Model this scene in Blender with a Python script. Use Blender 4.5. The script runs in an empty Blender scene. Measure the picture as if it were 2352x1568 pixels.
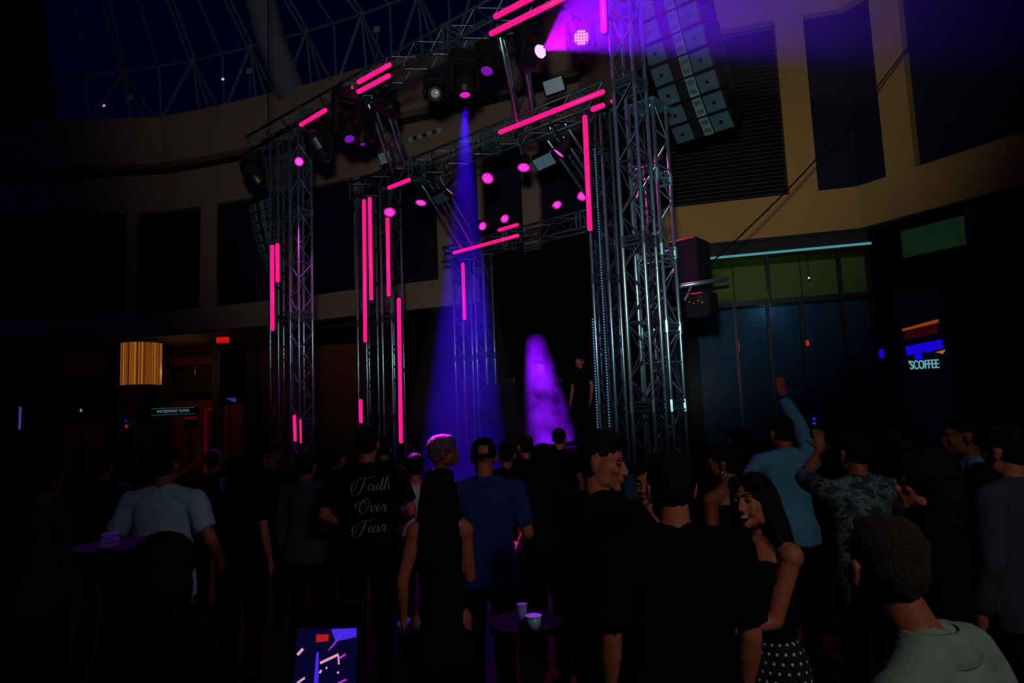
import bpy, math, random
from mathutils import Vector, Matrix, Euler, noise
random.seed(7)
V = Vector
SC = bpy.context.scene
COL = SC.collection

# ------------------------------------------------------------------ camera
IMG_W, IMG_H, FPX = 2352.0, 1568.0, 1568.0            # 24 mm lens on a 36 mm wide sensor
CAM = V((0.0, 0.0, 1.95))
_w = V((610 - 1176.0, 784 + 13600.0, 1568.0)).normalized()   # world up as (right, up, forward) of the lens
_sp = _w.z; _cp = math.sqrt(1 - _sp * _sp)
_b = -_w.x * _sp / _cp
C_R = V((math.sqrt(1 - _b * _b - _w.x ** 2), _b, _w.x))
C_F = V((0, _cp, _sp))
C_U = C_R.cross(C_F)
cam_data = bpy.data.cameras.new('camera')
cam_data.sensor_width = 36.0
cam_data.lens = 24.0
cam_data.clip_start = 0.05
cam_data.clip_end = 200
cam = bpy.data.objects.new('camera', cam_data)
COL.objects.link(cam)
cam.matrix_world = Matrix(((C_R.x, C_U.x, -C_F.x, CAM.x), (C_R.y, C_U.y, -C_F.y, CAM.y), (C_R.z, C_U.z, -C_F.z, CAM.z), (0, 0, 0, 1)))
SC.camera = cam

SC.view_settings.view_transform = 'Standard'
SC.view_settings.look = 'None'
SC.view_settings.exposure = 0.0
SC.view_settings.gamma = 1.0
SC.view_settings.use_curve_mapping = False
cy = SC.cycles
cy.use_denoising = True
try: cy.denoiser = 'OPENIMAGEDENOISE'
except Exception: pass
cy.max_bounces = 4; cy.diffuse_bounces = 2; cy.glossy_bounces = 2; cy.transmission_bounces = 3
cy.transparent_max_bounces = 8; cy.volume_bounces = 0
cy.sample_clamp_indirect = 2.0
cy.caustics_reflective = False; cy.caustics_refractive = False
cy.use_light_tree = True

def ray(x, y):
    return C_F + C_R * ((x - 1176) / FPX) + C_U * ((784 - y) / FPX)
def at(x, y, Y):
    d = ray(x, y); return CAM + d * (Y / d.y)
def atz(x, y, z):
    d = ray(x, y); return CAM + d * ((z - CAM.z) / d.z)
def on_plane(x, y, p, n):
    d = ray(x, y); return CAM + d * ((p - CAM).dot(n) / d.dot(n))

# the stage's own axes: SX along the front edge (towards the lens on the right), SY up-stage
_a = math.radians(50)
SX = V((math.sin(_a), -math.cos(_a), 0)); SY = V((math.cos(_a), math.sin(_a), 0)); UP = V((0, 0, 1))

# ------------------------------------------------------------------ world: night sky over the glass roof
world = bpy.data.worlds.new('night'); SC.world = world; world.use_nodes = True
world.node_tree.nodes['Background'].inputs[0].default_value = (0.03, 0.06, 1.0, 1)
world.node_tree.nodes['Background'].inputs[1].default_value = 0.010

# ------------------------------------------------------------------ lamps over the camera and the audience
def aim(o, d, roll=0):
    o.rotation_mode = 'QUATERNION'
    o.rotation_quaternion = V(d).normalized().to_track_quat('-Z', 'Y')
def spot(name, loc, target, watts, color, deg, blend=0.5, radius=0.05):
    l = bpy.data.lights.new(name, 'SPOT'); l.energy = watts; l.color = color
    l.spot_size = math.radians(deg); l.spot_blend = blend; l.shadow_soft_size = radius
    o = bpy.data.objects.new(name, l); COL.objects.link(o); o.location = loc; aim(o, V(target) - V(loc)); return o
def point(name, loc, watts, color, radius=0.05):
    l = bpy.data.lights.new(name, 'POINT'); l.energy = watts; l.color = color; l.shadow_soft_size = radius
    o = bpy.data.objects.new(name, l); COL.objects.link(o); o.location = loc; return o

# added flash-like spot just above the camera, no fixture: lights trusses, speakers and the hall wall
def soften(o, smooth=0.0, mode='Linear'):
    """lamp output that spreads less than the inverse square (a focused beam)"""
    l = o.data; l.use_nodes = True; n = l.node_tree.nodes; e = n['Emission']; f = n.new('ShaderNodeLightFalloff')
    f.inputs['Strength'].default_value = 1.0; f.inputs['Smooth'].default_value = smooth; l.node_tree.links.new(f.outputs[mode], e.inputs['Strength']); return o
OVER_CAM = spot('over_camera_spot', (-0.1, -0.2, 2.6), (0.9, 20.0, 12.6), 1250, (1.0, 1.0, 1.0), 72, 0.6, 0.14)
# dim lamp over the audience, behind the camera
CROWD = spot('audience_spot', (2.2, -1.6, 4.6), (0.9, 3.3, 1.3), 170, (1.0, 0.92, 0.86), 56, 0.9, 0.35)
CROWD_L = spot('audience_spot', (-2.0, -1.8, 4.6), (-2.2, 4.6, 1.3), 7, (0.85, 0.93, 1.0), 58, 0.9, 0.35)
# ------------------------------------------------------------------ materials
def _nt(name):
    m = bpy.data.materials.new(name); m.use_nodes = True
    n = m.node_tree.nodes; return m, n, m.node_tree.links, n['Principled BSDF']
def mat(name, col, rough=0.6, metal=0.0, bump=0.0, bscale=40.0, var=0.12, vscale=6.0, spec=0.4):
    m, n, l, b = _nt(name)
    b.inputs['Roughness'].default_value = rough; b.inputs['Metallic'].default_value = metal
    b.inputs['Specular IOR Level'].default_value = spec
    tc = n.new('ShaderNodeTexCoord'); nz = n.new('ShaderNodeTexNoise'); nz.inputs['Scale'].default_value = vscale
    nz.inputs['Detail'].default_value = 3
    l.new(tc.outputs['Object'], nz.inputs['Vector'])
    mx = n.new('ShaderNodeMix'); mx.data_type = 'RGBA'
    mx.inputs['A'].default_value = (*[c * (1 - var) for c in col], 1); mx.inputs['B'].default_value = (*[min(1, c * (1 + var)) for c in col], 1)
    l.new(nz.outputs['Fac'], mx.inputs['Factor']); l.new(mx.outputs['Result'], b.inputs['Base Color'])
    if bump:
        n2 = n.new('ShaderNodeTexNoise'); n2.inputs['Scale'].default_value = bscale; l.new(tc.outputs['Object'], n2.inputs['Vector'])
        bp = n.new('ShaderNodeBump'); bp.inputs['Strength'].default_value = bump; bp.inputs['Distance'].default_value = 0.02
        l.new(n2.outputs['Fac'], bp.inputs['Height']); l.new(bp.outputs['Normal'], b.inputs['Normal'])
    return m
def glow(name, col, strength, sampling=None):
    m, n, l, b = _nt(name)
    b.inputs['Base Color'].default_value = (*[c * .2 for c in col], 1); b.inputs['Roughness'].default_value = .4
    b.inputs['Emission Color'].default_value = (*col, 1); b.inputs['Emission Strength'].default_value = strength
    if sampling: m.cycles.emission_sampling = sampling
    return m
M = {}
M['tan'] = mat('painted_plaster', (.46, .27, .072), .75, bump=.05, var=.05, vscale=1.2)
M['brown'] = mat('brown_plaster', (.40, .26, .17), .8, bump=.05, var=.06, vscale=1.0)
M['dark_wall'] = mat('dark_paint', (.004, .004, .005), .9, bump=.1, spec=.05)
M['navy_panel'] = mat('dark_window_panel', (.012, .012, .030), .35, var=.2, vscale=.7)
M['louvre'] = mat('louvre_metal', (.035, .034, .040), .45, metal=.2)
M['floor'] = mat('dark_floor', (.012, .012, .013), .45, bump=.05, vscale=2)
M['concrete'] = mat('concrete', (.16, .19, .24), .8, bump=.1)
M['roof_steel'] = mat('roof_steel', (.16, .19, .26), .5, metal=.3)
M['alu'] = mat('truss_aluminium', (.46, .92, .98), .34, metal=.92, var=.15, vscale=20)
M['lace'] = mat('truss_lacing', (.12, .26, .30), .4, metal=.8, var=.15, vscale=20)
M['alu_dark'] = mat('shaded_aluminium', (.045, .075, .09), .4, metal=.5)  # same truss aluminium with shade put into its colour
M['black'] = mat('black_steel', (.010, .011, .014), .4, metal=.3)
M['blackplastic'] = mat('black_plastic', (.010, .010, .013), .35, bump=.05)
M['cloth_black'] = mat('black_cloth', (.0045, .0045, .005), .95, bump=.2, bscale=25, spec=.1)
M['grille'] = mat('speaker_grille', (.045, .115, .125), .55, metal=.2, var=.2, bump=.3, bscale=220)
M['horn'] = mat('horn_moulding', (.12, .23, .21), .5, var=.15)
M['pink'] = glow('pink_led', (1.0, .008, .255), 1.0)
M['magenta'] = glow('magenta_led', (.80, .010, .58), 1.0)
M['cell_pink'] = glow('magenta_cell', (1.0, .11, .75), 1.0)
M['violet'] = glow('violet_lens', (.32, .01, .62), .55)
M['hot'] = glow('hot_led', (1.0, .45, .85), 1.4)
M['teal_led'] = glow('teal_led', (.06, .24, .27), 1.0)
M['bluedot'] = glow('blue_pixel_led', (.03, .19, .44), 1.0)
M['lens_white'] = mat('glass_lens', (.42, .62, .55), .12, spec=.8, var=.5, vscale=60)
M['flood_face'] = mat('flood_glass', (.22, .42, .46), .3, spec=.6)
M['skin'] = mat('skin', (.42, .118, .058), .55, bump=.06, bscale=180, var=.1, vscale=14, spec=.35)
M['skin_dim'] = mat('skin_shaded', (.27, .07, .03), .55, bump=.06, bscale=180, var=.1, vscale=14, spec=.35)  # skin darkened in its colour for figures that get less light
M['hair'] = mat('black_hair', (.006, .005, .006), .65, bump=.7, bscale=90, spec=.15)
M['hair_curly'] = mat('brown_curly_hair', (.13, .06, .08), .6, bump=.8, bscale=70)
M['hair_buzz'] = mat('cropped_hair', (.022, .012, .006), .7, bump=.8, bscale=260, var=.5, vscale=60)
M['jeans'] = mat('blue_denim', (.03, .05, .14), .9, bump=.25, bscale=200)
M['shoe'] = mat('black_leather', (.01, .01, .011), .5)
M['eye'] = mat('eye_white', (.08, .07, .06), .2, var=.02)
M['iris'] = mat('dark_iris', (.012, .008, .006), .1, var=.02)
M['lip'] = mat('lip', (.30, .07, .06), .45)
M['teeth'] = mat('teeth', (.42, .40, .36), .25, var=.03)
M['tee_white'] = mat('white_cotton', (.42, .62, .80), .95, bump=.15, bscale=60, spec=.1)
M['shirt_blue'] = mat('pale_blue_cotton', (.11, .36, .55), .95, bump=.15, bscale=60, spec=.1)
M['shirt_sage'] = mat('grey_green_linen', (.19, .25, .20), .95, bump=.15, bscale=120, spec=.1)
M['navy'] = mat('navy_pique', (.025, .04, .20), .95, bump=.15, bscale=220, spec=.1)
M['grey_cloth'] = mat('charcoal_cotton', (.05, .055, .075), .95, bump=.15, spec=.1)
M['pale_top'] = mat('pale_satin', (.55, .45, .62), .5, bump=.1)
M['gold'] = mat('gold', (.8, .55, .25), .2, metal=1)
M['silver'] = mat('silver', (.8, .8, .82), .2, metal=1)
M['print'] = mat('lettering_print', (.42, .38, .46), .8, var=.15, vscale=90)
def translucent(name, col, w=.6):
    m, n, l, b = _nt(name); b.inputs['Base Color'].default_value = (*col, 1); b.inputs['Roughness'].default_value = .4
    t = n.new('ShaderNodeBsdfTranslucent'); t.inputs[0].default_value = (*col, 1); x = n.new('ShaderNodeMixShader'); x.inputs[0].default_value = w
    o = [k for k in n if k.type == 'OUTPUT_MATERIAL'][0]; l.new(b.outputs[0], x.inputs[1]); l.new(t.outputs[0], x.inputs[2]); l.new(x.outputs[0], o.inputs['Surface']); return m
M['cup'] = translucent('frosted_plastic', (.62, .5, .8), .65)
M['brick_red'] = mat('red_brown_panel', (.30, .07, .04), .7)
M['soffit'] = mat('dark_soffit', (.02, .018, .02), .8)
M['olive'] = mat('olive_ceiling_paint', (.20, .25, .05), .8)
M['curtain_blue'] = mat('sheer_blue_curtain', (.022, .085, .135), .9, bump=.1)
M['can'] = mat('can_print', (.45, .75, .72), .35, metal=.3, var=.5, vscale=90)

def glass(name, col=(.9, .95, 1), gl=.0008):
    m = bpy.data.materials.new(name); m.use_nodes = True; n = m.node_tree.nodes; l = m.node_tree.links; n.clear()
    out = n.new('ShaderNodeOutputMaterial'); mx = n.new('ShaderNodeMixShader'); t = n.new('ShaderNodeBsdfTransparent'); g = n.new('ShaderNodeBsdfGlossy')
    t.inputs[0].default_value = (*col, 1); g.inputs['Roughness'].default_value = .25; mx.inputs[0].default_value = gl
    l.new(t.outputs[0], mx.inputs[1]); l.new(g.outputs[0], mx.inputs[2]); l.new(mx.outputs[0], out.inputs[0]); return m
M['glass'] = glass('window_glass')
M['roof_glass'] = glass('roof_glass', (.55, .6, .75), .03)

def dots_mat():
    m, n, l, b = _nt('polka_dot_cotton'); b.inputs['Roughness'].default_value = .9
    def math_(op, a, bb=None):
        k = n.new('ShaderNodeMath'); k.operation = op
        for i, v in enumerate((a, bb)):
            if v is None: continue
            if isinstance(v, (int, float)): k.inputs[i].default_value = v
            else: l.new(v, k.inputs[i])
        return k.outputs[0]
    tc = n.new('ShaderNodeTexCoord'); s = n.new('ShaderNodeSeparateXYZ'); l.new(tc.outputs['Object'], s.inputs[0])
    ang = math_('MULTIPLY', math_('ARCTAN2', s.outputs[1], s.outputs[0]), 0.165 / 0.037)
    zz = math_('MULTIPLY', s.outputs[2], 1 / 0.0355)
    row = math_('FLOOR', zz)
    uu = math_('ADD', ang, math_('MULTIPLY', row, 0.5))
    fu = math_('SUBTRACT', math_('FRACT', uu), 0.5); fv = math_('SUBTRACT', math_('FRACT', zz), 0.5)
    d = math_('SQRT', math_('ADD', math_('MULTIPLY', fu, fu), math_('MULTIPLY', fv, fv)))
    k = math_('LESS_THAN', d, 0.17)
    mx = n.new('ShaderNodeMix'); mx.data_type = 'RGBA'; mx.inputs['A'].default_value = (.006, .006, .008, 1); mx.inputs['B'].default_value = (.55, .66, .66, 1)
    l.new(k, mx.inputs['Factor']); l.new(mx.outputs['Result'], b.inputs['Base Color']); return m
M['dots'] = dots_mat()
def palm_mat():
    m, n, l, b = _nt('leaf_print_cotton'); b.inputs['Roughness'].default_value = .9
    tc = n.new('ShaderNodeTexCoord'); mp = n.new('ShaderNodeMapping'); mp.inputs['Scale'].default_value = (6, 6, 11); mp.inputs['Rotation'].default_value = (.5, .7, .4)
    vo = n.new('ShaderNodeTexVoronoi'); vo.inputs['Scale'].default_value = 1.0; nz = n.new('ShaderNodeTexNoise'); nz.inputs['Scale'].default_value = 1.3; nz.inputs['Distortion'].default_value = 1.2
    cr = n.new('ShaderNodeValToRGB'); cr.color_ramp.interpolation = 'CONSTANT'; e = cr.color_ramp.elements
    e[0].position = 0; e[0].color = (.012, .016, .02, 1); e[1].position = .42; e[1].color = (.03, .07, .12, 1); x = e.new(.50); x.color = (.12, .15, .12, 1); y = e.new(.60); y.color = (.015, .03, .045, 1)
    ad = n.new('ShaderNodeMath'); ad.operation = 'MULTIPLY_ADD'; ad.inputs[1].default_value = .25
    l.new(tc.outputs['Object'], mp.inputs[0]); l.new(mp.outputs[0], vo.inputs['Vector']); l.new(mp.outputs[0], nz.inputs['Vector'])
    l.new(vo.outputs['Distance'], ad.inputs[0]); l.new(nz.outputs['Fac'], ad.inputs[2]); sb = n.new('ShaderNodeMath'); sb.operation = 'SUBTRACT'; sb.inputs[1].default_value = .10
    l.new(ad.outputs[0], sb.inputs[0]); l.new(sb.outputs[0], cr.inputs[0]); l.new(cr.outputs[0], b.inputs['Base Color']); return m
M['palm'] = palm_mat()

# ------------------------------------------------------------------ mesh builder
def basis(z, x=None):
    z = V(z).normalized()
    if x is None: x = V((1, 0, 0)) if abs(z.x) < .9 else V((0, 1, 0))
    y = z.cross(V(x)).normalized(); x = y.cross(z)
    return Matrix((x, y, z)).transposed()
class MB:
    def __init__(s): s.v = []; s.f = []
    def add(s, vs, fs):
        o = len(s.v); s.v += [V(p) for p in vs]; s.f += [tuple(i + o for i in f) for f in fs]; return s
    def box(s, c, size, R=None):
        c = V(c); h = [k / 2 for k in size]; R = R or Matrix.Identity(3)
        vs = [c + R @ V((x * h[0], y * h[1], z * h[2])) for z in (-1, 1) for y in (-1, 1) for x in (-1, 1)]
        return s.add(vs, [(0, 2, 3, 1), (4, 5, 7, 6), (0, 1, 5, 4), (2, 6, 7, 3), (0, 4, 6, 2), (1, 3, 7, 5)])
    def bbox(s, c, size, R=None, b=.01):
        """box with chamfered vertical and top edges"""
        c = V(c); R = R or Matrix.Identity(3); x, y, z = [k / 2 for k in size]; b = min(b, x * .9, y * .9, z * .9)
        ring = lambda xx, yy, zz, q: [c + R @ V(p) for p in ((xx - q, -yy, zz), (xx, -yy + q, zz), (xx, yy - q, zz), (xx - q, yy, zz), (-xx + q, yy, zz), (-xx, yy - q, zz), (-xx, -yy + q, zz), (-xx + q, -yy, zz))]
        rs = ring(x - b, y - b, -z, b) + ring(x, y, -z + b, b) + ring(x, y, z - b, b) + ring(x - b, y - b, z, b)
        fs = [tuple(range(7, -1, -1)), tuple(range(24, 32))]
        for r in range(3):
            for i in range(8): j = (i + 1) % 8; fs.append((r * 8 + i, r * 8 + j, r * 8 + 8 + j, r * 8 + 8 + i))
        return s.add(rs, fs)
    def tube(s, p0, p1, r, r1=None, n=8, cap=True):
        return s.loft([(p0, r, r), (p1, r1 if r1 is not None else r, r1 if r1 is not None else r)], n=n, cap=cap)
    def loft(s, rings, n=14, cap=True, x=None, axis=None):
        """rings: (centre, rx, ry) along a path"""
        P = [V(r[0]) for r in rings]; vs = []; fs = []
        for i, (c, rx, ry) in enumerate(rings):
            d = axis or (P[min(i + 1, len(P) - 1)] - P[max(i - 1, 0)])
            if V(d).length < 1e-9: d = P[-1] - P[0]
            B = basis(d, x)
            for k in range(n):
                a = 2 * math.pi * k / n; vs.append(P[i] + B @ V((math.cos(a) * rx, math.sin(a) * ry, 0)))
        for i in range(len(rings) - 1):
            for k in range(n):
                j = (k + 1) % n; fs.append((i * n + k, i * n + j, (i + 1) * n + j, (i + 1) * n + k))
        if cap: fs += [tuple(range(n - 1, -1, -1)), tuple(range((len(rings) - 1) * n, len(rings) * n))]
        return s.add(vs, fs)
    def zloft(s, rings, n=20, cap=True):
        """rings: (z, rx, ry, x, y): level ellipses"""
        vs = []; fs = []
        for (z, rx, ry, x, y) in rings:
            for k in range(n):
                a = 2 * math.pi * k / n; vs.append(V((x + math.cos(a) * rx, y + math.sin(a) * ry, z)))
        for i in range(len(rings) - 1):
            for k in range(n):
                j = (k + 1) % n; fs.append((i * n + k, i * n + j, (i + 1) * n + j, (i + 1) * n + k))
        if cap: fs += [tuple(range(n - 1, -1, -1)), tuple(range((len(rings) - 1) * n, len(rings) * n))]
        if rings[0][0] > rings[-1][0]: fs = [f[::-1] for f in fs]
        return s.add(vs, fs)
    def ball(s, c, r, R=None, n=14, m=9):
        c = V(c); r = (r, r, r) if isinstance(r, (int, float)) else r; R = R or Matrix.Identity(3)
        vs = [c + R @ V((0, 0, -r[2]))]; fs = []
        for i in range(1, m):
            t = math.pi * i / m - math.pi / 2
            for k in range(n):
                a = 2 * math.pi * k / n; vs.append(c + R @ V((math.cos(t) * math.cos(a) * r[0], math.cos(t) * math.sin(a) * r[1], math.sin(t) * r[2])))
        vs.append(c + R @ V((0, 0, r[2]))); e = len(vs) - 1
        for k in range(n):
            j = (k + 1) % n; fs.append((0, 1 + j, 1 + k)); fs.append((e, 1 + (m - 2) * n + k, 1 + (m - 2) * n + j))
            for i in range(m - 2): fs.append((1 + i * n + k, 1 + i * n + j, 1 + (i + 1) * n + j, 1 + (i + 1) * n + k))
        return s.add(vs, fs)
    def cap(s, p0, p1, r0, r1=None, n=12):
        r1 = r0 if r1 is None else r1
        s.tube(p0, p1, r0, r1, n=n); s.ball(p0, r0 * 1.0, n=n, m=7); s.ball(p1, r1, n=n, m=7); return s
    def disc_lathe(s, p, d, prof, n=20):
        """profile (distance along d, radius)"""
        return s.loft([(V(p) + V(d).normalized() * t, r, r) for t, r in prof], n=n, axis=V(d).normalized())
    def prism(s, poly, z0, z1):
        n = len(poly); vs = [V((p[0], p[1], z0)) for p in poly] + [V((p[0], p[1], z1)) for p in poly]
        return s.add(vs, [tuple(range(n - 1, -1, -1)), tuple(range(n, 2 * n))] + [(i, (i + 1) % n, n + (i + 1) % n, n + i) for i in range(n)])
    def mesh(s, name, inv=None):
        me = bpy.data.meshes.new(name)
        vs = [inv @ p for p in s.v] if inv is not None else s.v
        me.from_pydata([tuple(p) for p in vs], [], s.f); me.validate(); return me
    def build(s, name, m, parent=None, smooth=False, local=False, **kw):
        inv = None
        if parent is not None and not local: inv = WM[parent.name].inverted()
        me = s.mesh(name, inv); me.materials.append(m)
        if smooth: me.shade_smooth()
        return link(name, me, parent, **kw)
WM = {}
def link(name, me, parent=None, label=None):
    o = bpy.data.objects.new(name, me); COL.objects.link(o)
    if parent is not None: o.parent = parent; WM[o.name] = WM[parent.name].copy()
    else: WM[o.name] = Matrix.Identity(4)
    if label: o['label'] = label
    return o
def tag(o, label, cat, group=None, kind=None):
    o['label'] = label; o['category'] = cat
    if group: o['group'] = group
    if kind: o['kind'] = kind
    return o
def thing(name, label, cat, loc=(0, 0, 0), R=None, group=None):
    o = bpy.data.objects.new(name, None); COL.objects.link(o); o.empty_display_size = .1
    m = (R or Matrix.Identity(3)).to_4x4(); m.translation = V(loc); o.matrix_world = m; WM[o.name] = m
    return tag(o, label, cat, group)
def struct(o): o['kind'] = 'structure'; return o
def copy_thing(root, M4, label=None):
    c = root.copy(); COL.objects.link(c); c.matrix_world = M4; WM[c.name] = M4
    if label: c['label'] = label
    def rec(a, b):
        for ch in a.children:
            k = ch.copy(); COL.objects.link(k); k.parent = b; WM[k.name] = M4
            rec(ch, k)
    rec(root, c); return c
def text_mesh(body, size, depth=0.01, spacing=1.0):
    cu = bpy.data.curves.new('lettering', 'FONT'); cu.body = body; cu.size = size; cu.extrude = depth; cu.align_x = 'CENTER'; cu.align_y = 'CENTER'; cu.space_character = spacing
    o = bpy.data.objects.new('lettering', cu); COL.objects.link(o)
    me = bpy.data.meshes.new_from_object(o); bpy.data.objects.remove(o); return me

# a side scene in which overlapping shells are fused into one continuous surface
FUSE = bpy.data.scenes.new('fuse')
def fuse(mb, name, m, parent, voxel=.012, smooth=4, fold=None, local=True, label=None):
    o = bpy.data.objects.new('tmp', mb.mesh('tmp')); FUSE.collection.objects.link(o)
    r = o.modifiers.new('r', 'REMESH'); r.mode = 'VOXEL'; r.voxel_size = voxel
    if smooth:
        q = o.modifiers.new('s', 'SMOOTH'); q.iterations = smooth; q.factor = .5
    vl = FUSE.view_layers[0]; vl.update(); dg = vl.depsgraph
    me = bpy.data.meshes.new_from_object(o.evaluated_get(dg), depsgraph=dg)
    old = o.data; bpy.data.objects.remove(o); bpy.data.meshes.remove(old)
    me.name = name; me.materials.clear(); me.materials.append(m)
    if fold:
        amp, sx, sz, sd = fold
        nr = [v.normal.copy() for v in me.vertices]
        for v, nn in zip(me.vertices, nr):
            c = v.co; t = noise.noise(V((c.x * sx + sd, c.y * sx, c.z * sz)))
            t2 = noise.noise(V((c.x * sx * 2.1 + 9, c.y * sx * 2.1 + sd, c.z * sz * 2.4)))
            v.co = c + nn * amp * ((1 - abs(t) * 2.2) * .7 + t2 * .6)
    me.shade_smooth()
    return link(name, me, parent, label=label)
# ================================================================== THE HALL
Z_SOF, Z_SILL, Z_HEAD, Z_B, Z_REC, Z_TOP = 5.35, 6.2, 9.95, 11.35, 11.75, 13.55
LEFT = [(-23, 24.0), (-18.6, 24.35), (-14.9, 24.5), (-12.7, 24.45), (-11.2, 24.05), (-9.28, 23.4), (-6.54, 22.4), (-4.82, 21.6)]
BACK = [(-4.82, 21.6), (-1.72, 20.45), (2.2, 18.6), (3.25, 14.15)]
RIGHT = [(3.25, 14.15), (6.95, 13.15), (8.45, 10.6), (9.6, 7.8)]
ALLW = LEFT + BACK[1:] + RIGHT[1:]
def offset(poly, d):
    out = []
    for i, p in enumerate(poly):
        a = V(poly[max(i - 1, 0)]); b = V(poly[min(i + 1, len(poly) - 1)]); p = V(p)
        ns = []
        for q0, q1 in ((a, p), (p, b)):
            e = q1 - q0
            if e.length > 1e-6: e.normalize(); ns.append(V((-e.y, e.x)))
        n = sum(ns, V((0, 0))); n.normalize(); n /= max(.5, n.dot(ns[0]))
        out.append(p + n * d)
    return out
def ribbon(poly, z0, z1, a, b, mb=None):
    """upright strip following a wall line, from offset a to offset b (positive: behind the wall face)"""
    mb = mb or MB(); ia = offset(poly, a); ib = offset(poly, b)
    for i in range(len(poly) - 1): mb.prism([ia[i], ia[i + 1], ib[i + 1], ib[i]], z0, z1)
    return mb
def wall_hit(px, py, poly=ALLW):
    """where the sight line of a pixel column meets a wall line, as (segment, fraction, point)"""
    d = ray(px, py); d2 = V((d.x, d.y))
    for i in range(len(poly) - 1):
        p = V(poly[i]); e = V(poly[i + 1]) - p
        det = d2.x * -e.y + e.x * d2.y
        if abs(det) < 1e-9: continue
        t = (p.x * -e.y + e.x * p.y) / det; u = (d2.x * p.y - d2.y * p.x) / det
        if t > 0 and -1e-6 <= u <= 1 + 1e-6: return i, u, p + e * u
    return None
def sub(poly, A, B):
    """piece of a wall line between two wall_hit results"""
    pts = [A[2]] + [V(poly[k]) for k in range(A[0] + 1, B[0] + 1)] + [B[2]]
    return [(p.x, p.y) for p in pts]

floor = struct(MB().box((-2, 9, -.1), (56, 64, .2)).build('floor', M['floor']))
n_trim = 0
def trim(mb, m):
    global n_trim; n_trim += 1
    return struct(mb.build('trim_%d' % n_trim, m))
# dark cores behind the bands
struct(ribbon(LEFT, Z_SOF + .02, Z_TOP - .05, .42, .7).build('wall_left', M['dark_wall']))
struct(ribbon(BACK, 0, Z_TOP - .05, .42, .7).build('wall_back', M['dark_wall']))
struct(ribbon(RIGHT, Z_SOF + .02, Z_TOP + 4, .42, .7).build('wall_right', M['dark_wall']))
for poly, m in ((LEFT, 'brown'), (BACK, 'brown'), (RIGHT, 'tan')):
    trim(ribbon(poly, Z_SOF, Z_SILL, 0, .42), M[m])                      # band under the dark panels
    trim(ribbon(poly, Z_HEAD, Z_B, 0, .42), M[m])                        # band above them
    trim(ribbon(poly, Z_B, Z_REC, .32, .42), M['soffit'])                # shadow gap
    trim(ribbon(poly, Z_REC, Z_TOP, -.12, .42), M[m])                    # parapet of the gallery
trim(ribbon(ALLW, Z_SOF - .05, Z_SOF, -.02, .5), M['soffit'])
# piers between the panels: pixel column of left edge, right edge, row
PIERS = [(290, 312, 500, 'brown'), (460, 490, 500, 'brown'), (813, 821, 560, 'brown'), (1006, 1048, 620, 'brown'), (1096, 1104, 450, 'brown'), (1198, 1238, 450, 'brown'),
         (1812, 1880, 440, 'tan'), (2034, 2103, 400, 'tan')]
hits = []
for (a, b, y, m) in PIERS:
    A = wall_hit(a, y); B = wall_hit(b, y); hits.append((A, B))
    trim(ribbon(sub(ALLW, A, B), Z_SILL - .02, Z_HEAD + .02, .01, .42), M[m])
n_win = 0
ends = [wall_hit(4, 500)] + [h for p in hits for h in p] + [wall_hit(2350, 330)]
for k in range(0, len(ends), 2):
    A, B = ends[k], ends[k + 1]
    n_win += 1
    pl = sub(ALLW, A, B)
    if k == 12:                                                       # the louvred panel beside the speakers: horizontal blades
        s = [p for p in pl if p[0] > 3.2 and p[1] < 14.2]; s = s if len(s) > 1 else pl[-2:]
        a_, b_ = V(s[0]), V(s[-1]); e = (b_ - a_).normalized(); nn = V((-e.y, e.x)); mb = MB()
        z = Z_SILL
        while z < Z_HEAD - .05:
            q = [a_ + nn * .16, b_ + nn * .16, b_ + nn * .28, a_ + nn * .28]
            mb.add([(q[0].x, q[0].y, z + .005), (q[1].x, q[1].y, z + .005), (q[2].x, q[2].y, z + .092), (q[3].x, q[3].y, z + .092), (q[0].x, q[0].y, z - .02), (q[1].x, q[1].y, z - .02)],
                   [(0, 1, 2, 3), (4, 5, 1, 0), (4, 0, 3), (5, 2, 1), (4, 3, 2, 5)])
            z += .09
        w_ = struct(mb.build('window_%d' % n_win, M['louvre']))
        if len(pl) > 2:
            n_win += 1; struct(ribbon([p for p in pl if p[1] > 14.1 or p[0] < 3.3], Z_SILL, Z_HEAD, .2, .3).build('window_%d' % n_win, M['navy_panel']))
    else:
        struct(ribbon(pl, Z_SILL, Z_HEAD, .2, .3).build('window_%d' % n_win, M['navy_panel']))

# ---- glass roof over the atrium, on a ring of steel nodes
APEX = at(-60, -1200, 12.0)
ceiling = struct(MB().ball(APEX, .35).build('ceiling', M['roof_steel'], smooth=True))
node_px = [(-60, 190), (110, 182), (283, 165), (443, 140), (575, 108), (703, 73), (830, 33), (960, -15), (1100, -75)]
foot = offset(ALLW, .1)
nodes = []
for (x, y) in node_px:
    h = wall_hit(x, 240, [tuple(p) for p in foot]); nodes.append(at(x, y, h[2].y - .35 if h else 24))
feet = []
for n_ in nodes:
    h = wall_hit(1176 + FPX * n_.x / n_.y, 240, [tuple(p) for p in foot]); feet.append(V((n_.x, n_.y + .3, Z_TOP - .1)))
g = MB(); prev = None; ds = MB()
for n_, f_ in zip(nodes, feet):
    o_ = n_ + V((-.1, .45, .12)); q = (f_ + V((0, .5, 0)), o_)
    if prev: (ds if n_ is nodes[1] else g).add([prev[0], q[0], q[1], prev[1], APEX + V((0, .3, .5))], [(0, 1, 2, 3), (3, 2, 4)])
    prev = q
g.build('glazing', M['roof_glass'], ceiling); ds.build('vignette_panel', M['dark_wall'], ceiling)  # opaque dark panel added to blacken the upper left corner like vignetting
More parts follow.
